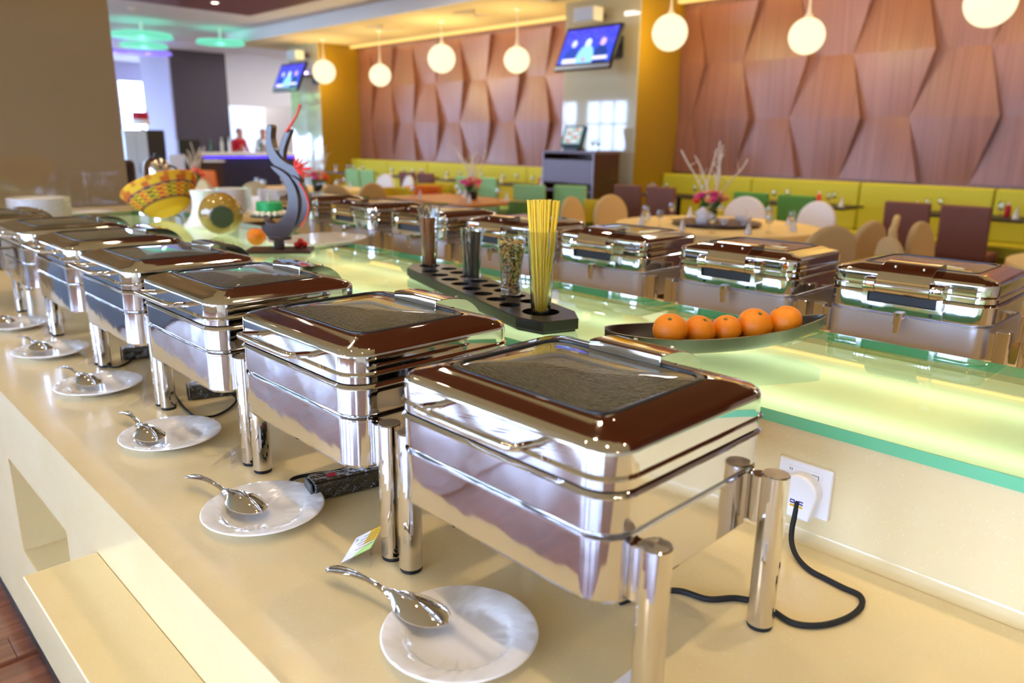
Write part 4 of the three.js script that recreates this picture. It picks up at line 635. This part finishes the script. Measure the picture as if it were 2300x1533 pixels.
  seat('cream', 5.98, -9.16, face(5.98, -9.16, ...T3), 'cream banquet chair with its back to us right of the sculpture, right of two');
  seat('white', 7.43, -11.0, face(7.43, -11, ...T3), 'far white banquet chair right of the cream pair, left one');
  seat('white', 7.42, -10.42, face(7.42, -10.42, ...T3), 'far white banquet chair right of the cream pair, right one');
  seat('cream', 4.72, -10.8, face(4.72, -10.8, ...T3), 'cream banquet chair above the plate stack behind the green cake');
  seat('cream', 4.95, -10.0, face(4.95, -10.0, ...T3), 'cream banquet chair just left of the sculpture stem');
  seat('amber', 5.05, -13.1, 0.2, 'far orange upholstered chair, left of two under the bar');
  seat('amber', 5.75, -13.2, 0.2, 'far orange upholstered chair, right of two under the bar');
  seat('green', 3.55, -9.2, 0.3, 'green upholstered chair just right of the coffee urn');
  // --- tables
  const glassProto = (() => { const t = new THREE.Group(); part('bowl', lathe([[0.004, 0.078], [0.02, 0.082], [0.032, 0.105], [0.034, 0.13], [0.028, 0.165], [0.0265, 0.165], [0.0325, 0.13], [0.0305, 0.106], [0, 0.085]], 18), M.glass, t); part('stem', lathe([[0.032, 0], [0.03, 0.003], [0.006, 0.008], [0.0035, 0.03], [0.004, 0.078], [0, 0.08]], 14), M.glass, t); return t; })();
  const napkinProto = (() => { const t = new THREE.Group(); part('cloth', [0, 1, 2].map((k) => new THREE.ConeGeometry(0.035, 0.13, 4, 1, true).scale(1, 1, 0.35).rotateY(k * 1.05).translate(0, 0.065, 0)), M.white, t); return t; })();
  const bowlProto = (() => { const t = new THREE.Group(); part('cup', lathe([[0, 0.004], [0.02, 0], [0.022, 0.006], [0.04, 0.03], [0.05, 0.055], [0.048, 0.055], [0.036, 0.03], [0, 0.012]], 20), M.porcelain, t); return t; })();
  const put = (proto, name, x, y, z, label, cat, group) => { const c = proto.clone(); c.name = numbered(name); c.position.set(x, y, z); scene.add(c); tag(c, label, cat, group); };
  const roundTable = (x, z, r, lab, clothLab, cm) => { const t = thing('round_table', lab, 'table', [x, 0, z]); part('tabletop', cyl(r, r, .70, .74, 0, 0, 48), M.orangeWood, t); part('pedestal', cyl(.06, .06, .03, .70, 0, 0, 20), M.black, t); part('base', lathe([[0, 0], [.34, 0], [.34, .015], [.06, .04], [0, .04]], 28), M.black, t);
    const n = 120, prof = []; const g = grid((u, v) => { const a = u * Math.PI * 2; let rr_, y; if (v < .5) { rr_ = v / .5 * (r + .006); y = .745; } else { const q = (v - .5) / .5; y = .745 - q * .5; rr_ = r + .008 + q * (.03 + .035 * Math.sin(a * 16)); } return [Math.cos(a) * rr_, y, -Math.sin(a) * rr_]; }, n, 24);
    single('tablecloth', toCreasedNormals(g.toNonIndexed(), .9), cm, clothLab, 'tablecloth', [x, 0, z]); };
  roundTable(...T1, 0.95, 'large round table behind the far row of dishes', 'golden cloth over the large round table with branch centrepiece', M.gold);
  roundTable(...T5, 0.95, 'round table cut off at the right edge of the picture', 'golden cloth over the round table at the right edge', M.gold);
  roundTable(...T3, 0.95, 'round table far behind the sculpture', 'golden cloth over the far round table behind the sculpture', M.gold);
  roundTable(4.2, -12.2, 0.75, 'furthest round table, left of the sculpture', 'cream cloth over the furthest round table left of the sculpture', M.gold);
  for (const [c, n, w] of [[T1, 8, 'big round table with branches'], [T5, 6, 'round table at the right edge'], [T3, 7, 'far round table behind the sculpture']]) for (let k = 0; k < n; k++) { const a = k / n * 6.283 + .3; put(glassProto, 'wine_glass', c[0] + Math.cos(a) * .68, .746, c[1] + Math.sin(a) * .68, 'small stemmed glass standing on the ' + w, 'glass', 'stemmed glasses on the ' + w); put(napkinProto, 'folded_napkin', c[0] + Math.cos(a + .35) * .74, .746, c[1] + Math.sin(a + .35) * .74, 'white folded napkin standing on the ' + w, 'napkin', 'folded napkins on the ' + w); }
  // lazy susan with tea things
  const ls = thing('lazy_susan', 'dark turntable on the big round table carrying flowers and cups', 'turntable', [T1[0], .746, T1[1]]); part('disc', cyl(.42, .42, .02, .035, 0, 0, 48), M.darkWood, ls); part('foot', cyl(.16, .16, 0, .02, 0, 0, 28), M.black, ls);
  [[.12, .25], [-.02, .3], [.22, .12], [-.2, .2]].forEach(([x, z], i) => put(bowlProto, 'tea_cup', T1[0] + x, .781, T1[1] + z, 'small white cup on the dark turntable', 'cup', 'cups on the turntable'));
  const tp = thing('tea_pot', 'white porcelain teapot on the dark turntable beside the flowers', 'teapot', [T1[0] - .22, .781, T1[1] - .02]); part('body', lathe([[0, 0], [.05, 0], [.065, .03], [.062, .09], [.045, .12], [.02, .13], [.02, .145], [0, .15]], 28), M.porcelain, tp); part('handle', tube([[.05, .03, .02], [.10, .04, .04], [.10, .09, .04], [.05, .10, .02]], .007, 20, 8), M.porcelain, tp); part('spout', rod(V(-.05, .05, -.01), V(-.10, .10, -.02), .014, .008), M.porcelain, tp);
  // orange wood table
  const ot = thing('dining_table', 'orange wood dining table with pink flowers and low tub chairs', 'table', [6.6, 0, -7.9]); part('tabletop', bx(-.55, .55, .71, .75, -.85, .85, .01), M.orangeWood, ot); for (const [x, z] of [[-.48, -.78], [-.48, .78], [.48, -.78], [.48, .78]]) part('leg', bx(x - .03, x + .03, 0, .71, z - .03, z + .03), M.darkWood, ot);
  for (const [x, z] of [[-.3, .5], [.3, .55], [-.3, -.5], [.32, -.3]]) { put(glassProto, 'wine_glass', 6.6 + x, .75, -7.9 + z, 'small stemmed glass on the orange wood table', 'glass', 'stemmed glasses on the orange table'); put(napkinProto, 'folded_napkin', 6.6 + x, .75, -7.9 + z + .16, 'white folded napkin on the orange wood table', 'napkin', 'folded napkins on the orange table'); }
  // black banquette tables
  const bt = (z, lab) => { const t = thing('banquette_table', lab, 'table', [9.28, 0, z], 0, 'black tables at the banquette'); part('tabletop', bx(-.3, .3, .775, .80, -.6, .6, .006), M.black, t); part('pedestal', cyl(.035, .035, .02, .775, 0, 0, 16), M.black, t); part('base', bx(-.22, .22, 0, .02, -.3, .3, .004), M.black, t);
    for (const [x, q] of [[-.15, -.35], [.12, -.3], [-.15, .35], [.12, .3]]) put(glassProto, 'wine_glass', 9.28 + x, .80, z + q, 'small stemmed glass on the ' + lab, 'glass', 'stemmed glasses on the ' + lab);
    for (const q of [-.48, .48]) put(napkinProto, 'folded_napkin', 9.2, .80, z + q, 'white folded napkin on the ' + lab, 'napkin', 'folded napkins on the ' + lab); };
  const bl = ['black banquette table behind the green chairs', 'black banquette table behind the nearest brown chairs', 'black banquette table behind the pillar side brown chairs', 'black banquette table cut off at the right edge', 'far black banquette table left of the cashier desk', 'far black banquette table behind the small brown chairs', 'far black banquette table behind the leftmost pale green chairs', 'furthest black banquette table before the ochre pillar side'];
  [-4.3, -2.5, -6.15, -.7, -9.25, -10.75, -12.5, -14.6].forEach((z, i) => bt(z, bl[i]));
  const sauce = (x, z, m, lab) => { const t = thing('sauce_bottle', lab, 'bottle', [x, .80, z], 0, 'sauce bottles on the black tables'); part('body', lathe([[0, 0], [.028, 0], [.03, .01], [.03, .09], [.014, .125], [0, .125]], 18), m, t); part('cap', cyl(.012, .009, .125, .15, 0, 0, 12), M.white, t); };
  sauce(9.42, -2.15, M.red, 'red sauce bottle on the black table behind the nearest brown chairs'); sauce(9.42, -4.2, M.coral, 'orange red sauce bottle on the table behind the green chairs'); sauce(9.42, -12.3, M.red, 'red sauce bottle on the far table behind the pale green chairs'); sauce(9.42, -9.0, M.red, 'red sauce bottle on the far table left of the cashier desk');
  // flower centrepieces
  const flowers = (x, y, z, h, lab, sd) => { seedState = sd; const t = thing('flower_arrangement', lab, 'flowers', [x, y, z], 0, 'flower centrepieces with pale branches');
    part('vase', lathe([[0, 0], [.06, 0], [.07, .02], [.075, .10], [.068, .10], [0, .02]], 24), sd % 2 ? M.black : M.steelDim, t);
    for (let k = 0; k < 16; k++) { const a = rnd() * 6.283, r = .15 * Math.sqrt(rnd()), m = k % 3 === 0 ? M.peach : k % 3 === 1 ? M.pink : M.coral; const gs = [], c = V(Math.cos(a) * r, .16 + .07 * rnd() + .05 * (1 - r / .15), Math.sin(a) * r); for (let q = 0; q < 9; q++) { const b = q * 2.4, e = .3 + q * .12; gs.push(new THREE.SphereGeometry(.022, 7, 5).scale(1, .45, 1).rotateZ(1.2 - e).rotateY(b).translate(Math.cos(b) * .022, .004 * q, -Math.sin(b) * .022)); } gs.push(new THREE.SphereGeometry(.018, 7, 5)); part('bloom', merge(gs).translate(...c.toArray()), m, t); }
    const lf = []; for (let k = 0; k < 22; k++) { const a = rnd() * 6.283, r = rr(.09, .2); lf.push(slab(smoothShape([[0, 0], [.022, .05], [0, .12], [-.022, .05]]), .002).rotateX(-rr(.4, 1.3)).rotateY(a).translate(Math.cos(a) * .06, rr(.08, .15), -Math.sin(a) * .06)); } part('leaves', lf, M.leaf, t, 'green leaves', 'stuff');
    for (let k = 0; k < 7; k++) { let p = V(rr(-.04, .04), .12, rr(-.04, .04)); const pts = [p.toArray()], d = V(rr(-.25, .25), 1, rr(-.25, .25)).normalize(); const n = 7, l = h * rr(.6, 1) / n; for (let q = 0; q < n; q++) { d.add(V(rr(-.25, .25), 0, rr(-.25, .25))).normalize(); p = p.clone().addScaledVector(d, l); pts.push(p.toArray()); } const gs = [tube(pts, .0065, 22, 6)]; for (let q = 3; q < n; q += 2) { const b = V(...pts[q]); gs.push(rod(b, b.clone().add(V(rr(-.1, .1), rr(.06, .14), rr(-.1, .1))), .005, .002, 5)); } part('branch', gs, M.twig, t, 'pale bare branch'); } };
  flowers(T1[0] + .03, .781, T1[1] - .1, .72, 'pink and peach flowers with pale bare branches on the big round table', 101); flowers(6.75, .75, -7.7, .70, 'pink red flowers with pale branches on the orange table', 103); flowers(5.85, .746, -10.1, .6, 'pink flowers with branches on the far round table right of the sculpture', 105); flowers(4.9, .746, -12.2, .6, 'small far pink flowers left of the sculpture', 107);
  // cashier desk before the pillar
  const dk = thing('cashier_desk', 'dark wood cashier desk with open shelves before the television pillar', 'desk', [8.4, 0, -7.48]);
  const greyW = Pm(0x6f5c66, { roughness: 0.35 });
  part('top', bx(-.01, .58, 1.345, 1.38, -.52, .49, .004), greyW, dk); part('side_panel', bx(0, .57, 0, 1.345, .455, .48, .003), M.darkWood, dk); part('side_panel', bx(0, .57, 0, 1.345, -.51, -.485, .003), M.darkWood, dk); part('back_panel', bx(.54, .57, 0, 1.345, -.485, .455), M.darkWood, dk);
  part('shelf', bx(0, .54, 1.225, 1.255, -.485, .455), greyW, dk); part('front_panel', bx(0, .02, .93, 1.225, -.485, .455), greyW, dk); part('shelf', bx(0, .54, .80, .83, -.485, .455), greyW, dk); part('shelf', bx(0, .54, .4, .43, -.485, .455), greyW, dk); part('plinth', bx(.02, .54, 0, .1, -.485, .455), M.black, dk); for (const z of [.455, -.51]) part('edge_trim', bx(-.006, 0, .1, 1.345, z, z + .025), S(0x9a93ac, { roughness: .4 }), dk);
  const ps = thing('cash_terminal', 'dark point of sale terminal with tilted screen on the cashier desk', 'terminal', [8.55, 1.38, -7.55]);
  const scr = canvasTex(128, 96, (c, w, h) => { c.fillStyle = '#8fb0b4'; c.fillRect(0, 0, w, h); for (let i = 0; i < 5; i++) for (let j = 0; j < 4; j++) { c.fillStyle = ['#d9d2c0', '#d98a6a', '#a9c9b4', '#e4e4e4'][(i * 3 + j * 2) % 4]; c.fillRect(6 + i * 24, 6 + j * 22, 20, 18); } });
  const tl = (g) => g.rotateZ(-.35).translate(.02, .2, 0);
  part('housing', tl(bx(-.02, .05, -.16, .16, -.2, .2, .015)), S(0x33484a, { roughness: .4 }), ps); part('screen', tl(new THREE.PlaneGeometry(.33, .25).rotateY(-Math.PI / 2).translate(-.0225, .01, 0)), new THREE.MeshStandardMaterial({ map: scr, emissiveMap: scr, emissive: 0xffffff, emissiveIntensity: .5, roughness: .3 }), ps); part('stand', [bx(-.06, .14, 0, .04, -.14, .14, .01), bx(.0, .08, .03, .12, -.06, .06, .01)], S(0x46585a, { roughness: .4 }), ps);
  for (const [z, lab] of [[-7.2, 'left'], [-7.1, 'right']]) put(glassProto, 'wine_glass', 8.6, 1.38, z, `stemmed glass on the cashier desk, ${lab} of the two`, 'glass', 'stemmed glasses on the cashier desk');
  // televisions
  const tvTex = canvasTex(256, 160, (c, w, h) => { const g = c.createLinearGradient(0, 0, 0, h); g.addColorStop(0, '#3a38c8'); g.addColorStop(1, '#2b55e8'); c.fillStyle = g; c.fillRect(0, 0, w, h); for (let i = 0; i < 160; i++) { c.fillStyle = ['#5a58e0', '#7a5ad8', '#4a70f0', '#8a88f0'][i % 4]; c.fillRect(hash2(i, 1, 1) * w, hash2(i, 2, 1) * h * .45, 5, 3); } const man = (x, s, suit, head) => { c.fillStyle = suit; c.beginPath(); c.ellipse(x, h * .92, 38 * s, 62 * s, 0, 0, 7); c.fill(); c.fillStyle = head; c.beginPath(); c.ellipse(x, h * .42, 13 * s, 17 * s, 0, 0, 7); c.fill(); }; man(58, 1, '#1c3fa8', '#cfd6ff'); man(200, 1.05, '#143a8c', '#e6b8d0'); man(128, 1.15, '#8fd0ff', '#d2ecff'); c.fillStyle = '#e8e4ff'; c.fillRect(20, h * .85, 70, 22); c.fillRect(170, h * .82, 70, 16); c.fillStyle = '#d04070'; c.fillRect(118, h * .86, 14, 12); });
  const tv = (z, len, lab) => { const t = thing('wall_television', lab, 'television', [8.66, 2.80, z]); const q = (g) => g.rotateZ(-0.43);
    part('case', q(bx(0, .06, -.33, .33, -len / 2, len / 2, .012)), M.blackGloss, t); part('screen', q(new THREE.PlaneGeometry(len - .07, .53).rotateY(-Math.PI / 2).translate(-.002, .02, 0)), new THREE.MeshStandardMaterial({ color: 0x101020, emissive: 0xffffff, emissiveMap: tvTex, emissiveIntensity: 1.5, roughness: .3 }), t); part('lower_bezel', q(bx(-.004, .01, -.325, -.275, -len / 2 + .01, len / 2 - .01)), S(0xb9c2cc, { metalness: .5, roughness: .3 }), t); part('wall_bracket', [rod(V(.05, 0, 0), V(.68, .06, 0), .03), bx(.64, .69, -.1, .2, -.12, .12)], M.black, t);
    const l = new THREE.RectAreaLight(0x6a7cff, .8, len - .07, .53); l.position.set(8.62, 2.82, z); l.lookAt(0, -1.3, z); l.castShadow = true; scene.add(l); };
  tv(-7.42, 1.02, 'tilted wall television showing three blurred people in blue light, nearer pillar'); tv(-15.95, 1.1, 'tilted wall television with blue picture on the far pillar');
  for (const [z, lab] of [[-7.78, 'white speaker box high on the nearer pillar above the television'], [-16.35, 'white speaker box high on the far pillar above the television']]) { const t = thing('wall_speaker', lab, 'speaker', [9.2, 3.3, z]); part('cabinet', bx(-.24, -.02, -.1, .1, -.2, .2, .02), S(0xd8d6d0, { roughness: .5 }), t); part('grille', bx(-.25, -.24, -.085, .085, -.185, .185, .004), S(0xc8c8cc, { roughness: .6 }), t); part('bracket', bx(-.02, .13, -.03, .03, .04, .12), M.black, t); }
  // smoke detectors and sprinkler roses on the ceiling
  [[5.4, 3.78, -15.6, 'round white detector on the white ceiling near the taupe pillar'], [8.65, 3.56, -8.3, 'small round sprinkler rose in the cream soffit near the pillar']].forEach(([x, y, z, lab]) => { const t = thing('ceiling_detector', lab, 'detector', [x, y, z]); part('cap', lathe([[0, -.05], [.05, -.045], [.08, -.01], [.08, 0], [0, 0]], 24), M.white, t); part('sensor', cyl(.015, .02, -.07, -.045, 0, 0, 12), M.white, t); });
  // ---------------- far bar
  const bar = thing('bar_counter', 'long dark bar counter with cream top and blue light strip beneath', 'bar counter', [10.2, 0, -21.2]);
  part('bar_top', bx(-1.7, 1.6, 1.02, 1.10, -.35, .35, .01), M.creamPale, bar); part('front', bx(-1.6, 1.5, 0, 1.0, -.25, .25), S(0x211a2e, { roughness: .4 }), bar); part('light_strip', bx(-1.5, 1.45, .955, .985, .255, .28), glow(.12, .06, 1.0, 3), bar); { const l = new THREE.RectAreaLight(0x2a18ff, 10, 2.9, .05); l.position.set(10.2, .97, -20.9); l.rotation.x = -1.2; l.castShadow = true; scene.add(l); }
  const lowb = thing('service_counter', 'lower grey service counter left of the bar', 'counter', [8.4, 0, -20.6]); part('top', bx(-.7, .6, .86, .9, -.3, .3, .006), M.creamPale, lowb); part('body', bx(-.65, .55, 0, .86, -.26, .26), M.darkWood, lowb);
  const bottle = (x, z, h, m, lab) => { const t = thing('bar_bottle', lab, 'bottle', [x, 1.10, z], 0, 'bottles on the bar'); part('glass_body', lathe([[0, 0], [.04, 0], [.042, .01], [.042, h * .6], [.016, h * .78], [.015, h], [0, h]], 18), m, t); part('cap', cyl(.017, .017, h, h + .025, 0, 0, 12), M.black, t); };
  bottle(9.0, -21.1, .36, Pm(0x3a5a3a, { roughness: .15 }), 'dark green bottle on the bar beside the purple column'); bottle(9.35, -21.2, .40, S(0xe9e2d0, { roughness: .3 }), 'pale bottle on the bar, left of the red shirted person'); bottle(9.5, -21.05, .42, S(0xeee8da, { roughness: .3 }), 'tall pale bottle on the bar next to the red shirted person'); bottle(10.5, -21.2, .38, Pm(0x2a6a3a, { roughness: .15 }), 'green bottle on the bar between the two people');
  // people behind the bar: one continuous body each
  const person = (x, z, turn, shirt, lab, lean) => {
    const t = thing('person', lab, 'person', [x, 0, z], turn, undefined);
    const J = [[[0, .95, 0], [0, 1.15, .0], .13, .125], [[0, 1.15, 0], [lean * .06, 1.40, .02], .125, .135], [[-.15, 1.40, .02], [.15, 1.40, .02], .06, .06], [[0, 1.42, .02], [lean * .08, 1.52, .03], .05, .048],
      [[-.18, 1.40, .02], [-.24, 1.14, .03], .05, .042], [[-.24, 1.14, .03], [-.10, 1.12, .24], .04, .032], [[.18, 1.40, .02], [.25, 1.15, .03], .05, .042], [[.25, 1.15, .03], [.12, 1.12, .25], .04, .032], [[-.10, 1.12, .24], [-.04, 1.12, .30], .03, .022], [[.12, 1.12, .25], [.06, 1.12, .31], .03, .022],
      [[-.09, .92, 0], [-.10, .50, .02], .09, .065], [[-.10, .5, .02], [-.10, .06, 0], .06, .04], [[.09, .92, 0], [.10, .5, .02], .09, .065], [[.10, .5, .02], [.10, .06, 0], .06, .04], [[-.10, .05, 0], [-.11, .035, .14], .04, .032], [[.10, .05, 0], [.11, .035, .14], .04, .032],
      [[lean * .08, 1.60, .03], [lean * .08, 1.68, .03], .078, .088], [[lean * .08, 1.56, .06], [lean * .08, 1.57, .09], .045, .03], [[lean * .08, 1.615, .11], [lean * .08, 1.60, .125], .014, .012]];
    const N = 72, mc = new MarchingCubes(N, new THREE.MeshBasicMaterial(), false, false, 200000); const half = .92, cy = .88;
    const sm = (a, b, k) => { const h = Math.max(k - Math.abs(a - b), 0) / k; return Math.min(a, b) - h * h * k * .25; };
    for (let k = 0; k < N; k++) for (let j = 0; j < N; j++) for (let i = 0; i < N; i++) { const px = (i / N * 2 - 1) * half, py = (j / N * 2 - 1) * half + cy, pz = (k / N * 2 - 1) * half; let d = 9; for (const [a, b, ra, rb] of J) { const ab = [b[0] - a[0], b[1] - a[1], b[2] - a[2]], ap = [px - a[0], py - a[1], pz - a[2]]; const tt = Math.max(0, Math.min(1, (ap[0] * ab[0] + ap[1] * ab[1] + ap[2] * ab[2]) / (ab[0] ** 2 + ab[1] ** 2 + ab[2] ** 2))); d = sm(d, Math.hypot(ap[0] - ab[0] * tt, ap[1] - ab[1] * tt, ap[2] - ab[2] * tt) - (ra + (rb - ra) * tt), .05); } mc.field[k * N * N + j * N + i] = -d; }
    mc.isolation = 0; mc.update(); const n = mc.count ?? mc.geometry.drawRange.count; const pos = new Float32Array(n * 3), nor = new Float32Array(n * 3), col = new Float32Array(n * 3);
    const cs = [new THREE.Color(shirt), new THREE.Color(0xb87f5e), new THREE.Color(0x1a1c26)];
    for (let q = 0; q < n; q++) { const X = mc.positionArray[q * 3] * half, Y = mc.positionArray[q * 3 + 1] * half + cy, Z = mc.positionArray[q * 3 + 2] * half; pos.set([X, Y, Z], q * 3); nor.set([mc.normalArray[q * 3], mc.normalArray[q * 3 + 1], mc.normalArray[q * 3 + 2]], q * 3); const c = Y < .96 ? cs[2] : (Y > 1.46 || (Z > .13 && Y < 1.3)) ? cs[1] : cs[0]; col.set([c.r, c.g, c.b], q * 3); }
    const g = new THREE.BufferGeometry(); g.setAttribute('position', new THREE.BufferAttribute(pos, 3)); g.setAttribute('normal', new THREE.BufferAttribute(nor, 3)); g.setAttribute('color', new THREE.BufferAttribute(col, 3));
    part('body', g, S(0xffffff, { vertexColors: true, roughness: .8 }), t); part('hair', new THREE.SphereGeometry(.098, 24, 16, 0, 6.283, 0, 1.75).scale(.95, 1.05, 1.05).rotateX(-.35).translate(lean * .08, 1.665, .012), M.hair, t, 'short black hair'); part('eye', [-.032, .032].map((e) => new THREE.SphereGeometry(.009, 8, 6).translate(e + lean * .08, 1.63, .108)), M.black, t); part('mouth', bx(-.02 + lean * .08, .02 + lean * .08, 1.565, 1.571, .10, .112, .003), M.red, t);
  };
  person(10.15, -21.86, 0.2, 0xc0102c, 'person in a red shirt standing behind the far bar', 0.4); person(10.95, -21.86, -0.5, 0xe6e4ea, 'person in a white shirt standing behind the far bar, right of the one in red', -0.4);
  // furniture by the far windows
  const cb = thing('display_cabinet', 'tall pale blue display cabinet with dark side by the far windows', 'cabinet', [5.53, 0, -16.2]); part('body', bx(-.4, .02, 0, 1.62, -.25, .25, .01), S(0xcfe0ea, { roughness: .3 }), cb); part('dark_side', bx(.02, .36, 0, 1.62, -.25, .25, .01), S(0x14161e, { roughness: .35 }), cb); part('door_seam', bx(-.2, -.194, .05, 1.58, .25, .254), S(0x9fb4c2), cb); part('handle', bx(-.18, -.165, .8, 1.0, .25, .28, .004), M.chrome, cb);
  const lp = thing('table_lamp', 'table lamp with white shade and red band on the pale cabinet', 'lamp', [5.55, 1.62, -16.2]); part('base', lathe([[0, 0], [.08, 0], [.08, .02], [.015, .03], [.015, .12], [0, .12]], 24), M.chrome, lp); part('shade', cyl(.17, .15, .1, .2, 0, 0, 30, true), M.white, lp); part('shade_band', cyl(.155, .14, .2, .34, 0, 0, 30, true), M.red, lp, 'red upper band of the shade');
  const mb = thing('menu_stand', 'pale menu board on a stand left of the dark monitor', 'menu stand', [5.9, 0, -15.5]); part('board', bx(-.14, .14, .72, 1.16, -.015, .015, .006), S(0xdfe8f2, { roughness: .4 }), mb); part('post', cyl(.015, .015, .02, .72, 0, 0, 12), M.chrome, mb); part('base', cyl(.15, .15, 0, .02, 0, 0, 24), M.black, mb);
  const mo = thing('service_monitor', 'dark monitor on a pedestal cabinet right of the pale menu board', 'monitor', [6.35, 0, -15.8]); part('screen_case', bx(-.18, .18, .80, 1.14, -.04, .04, .01), M.black, mo); part('pedestal', bx(-.2, .2, 0, .76, -.2, .2, .01), M.darkWood, mo); part('neck', cyl(.03, .03, .76, .82, 0, 0, 12), M.black, mo);
  const m2 = thing('service_monitor', 'dark register screen before the purple column', 'monitor', [8.2, .9, -20.6]); part('screen_case', bx(-.28, .28, .12, .52, -.04, .04, .01), M.black, m2); part('neck', bx(-.05, .05, .02, .14, -.03, .03), M.black, m2); part('foot', bx(-.14, .14, 0, .02, -.1, .1, .005), M.black, m2);
  // trees outside the windows
  const tree = (x, z, h, lab, sd) => { seedState = sd; const t = thing('garden_tree', lab, 'tree', [x, -.16, z], 0, 'trees outside the windows'); part('trunk', lathe([[.16, 0], [.10, .6], [.08, h * .55], [0, h * .6]], 12), S(0x5a4636), t); const g = []; for (let k = 0; k < 260; k++) { const a = rnd() * 6.283, e = Math.acos(rr(-1, 1)), R = h * .32 * Math.cbrt(rnd()); g.push(new THREE.IcosahedronGeometry(rr(.16, .34), 0).scale(1, .6, 1).rotateZ(rr(-1, 1)).translate(Math.cos(a) * Math.sin(e) * R, h * .68 + Math.cos(e) * R * .9, Math.sin(a) * Math.sin(e) * R)); } part('crown', g, S(0x6f9a4a, { roughness: .9 }), t, undefined, 'stuff'); };
  [[-2.5, -31, 4.2, 1], [0.6, -31.5, 4.6, 2], [3.6, -32, 4, 3], [-11, -20, 4.5, 5], [-12, -12, 4, 6]].forEach(([x, z, h, s], i) => tree(x, z, h, 'leafy green garden tree outside the ' + ['far windows, leftmost', 'far windows, second from left', 'far windows, third from left', 'left windows, further one', 'left windows, nearer one'][i], 900 + s));
}
renderer.render(scene, camera);
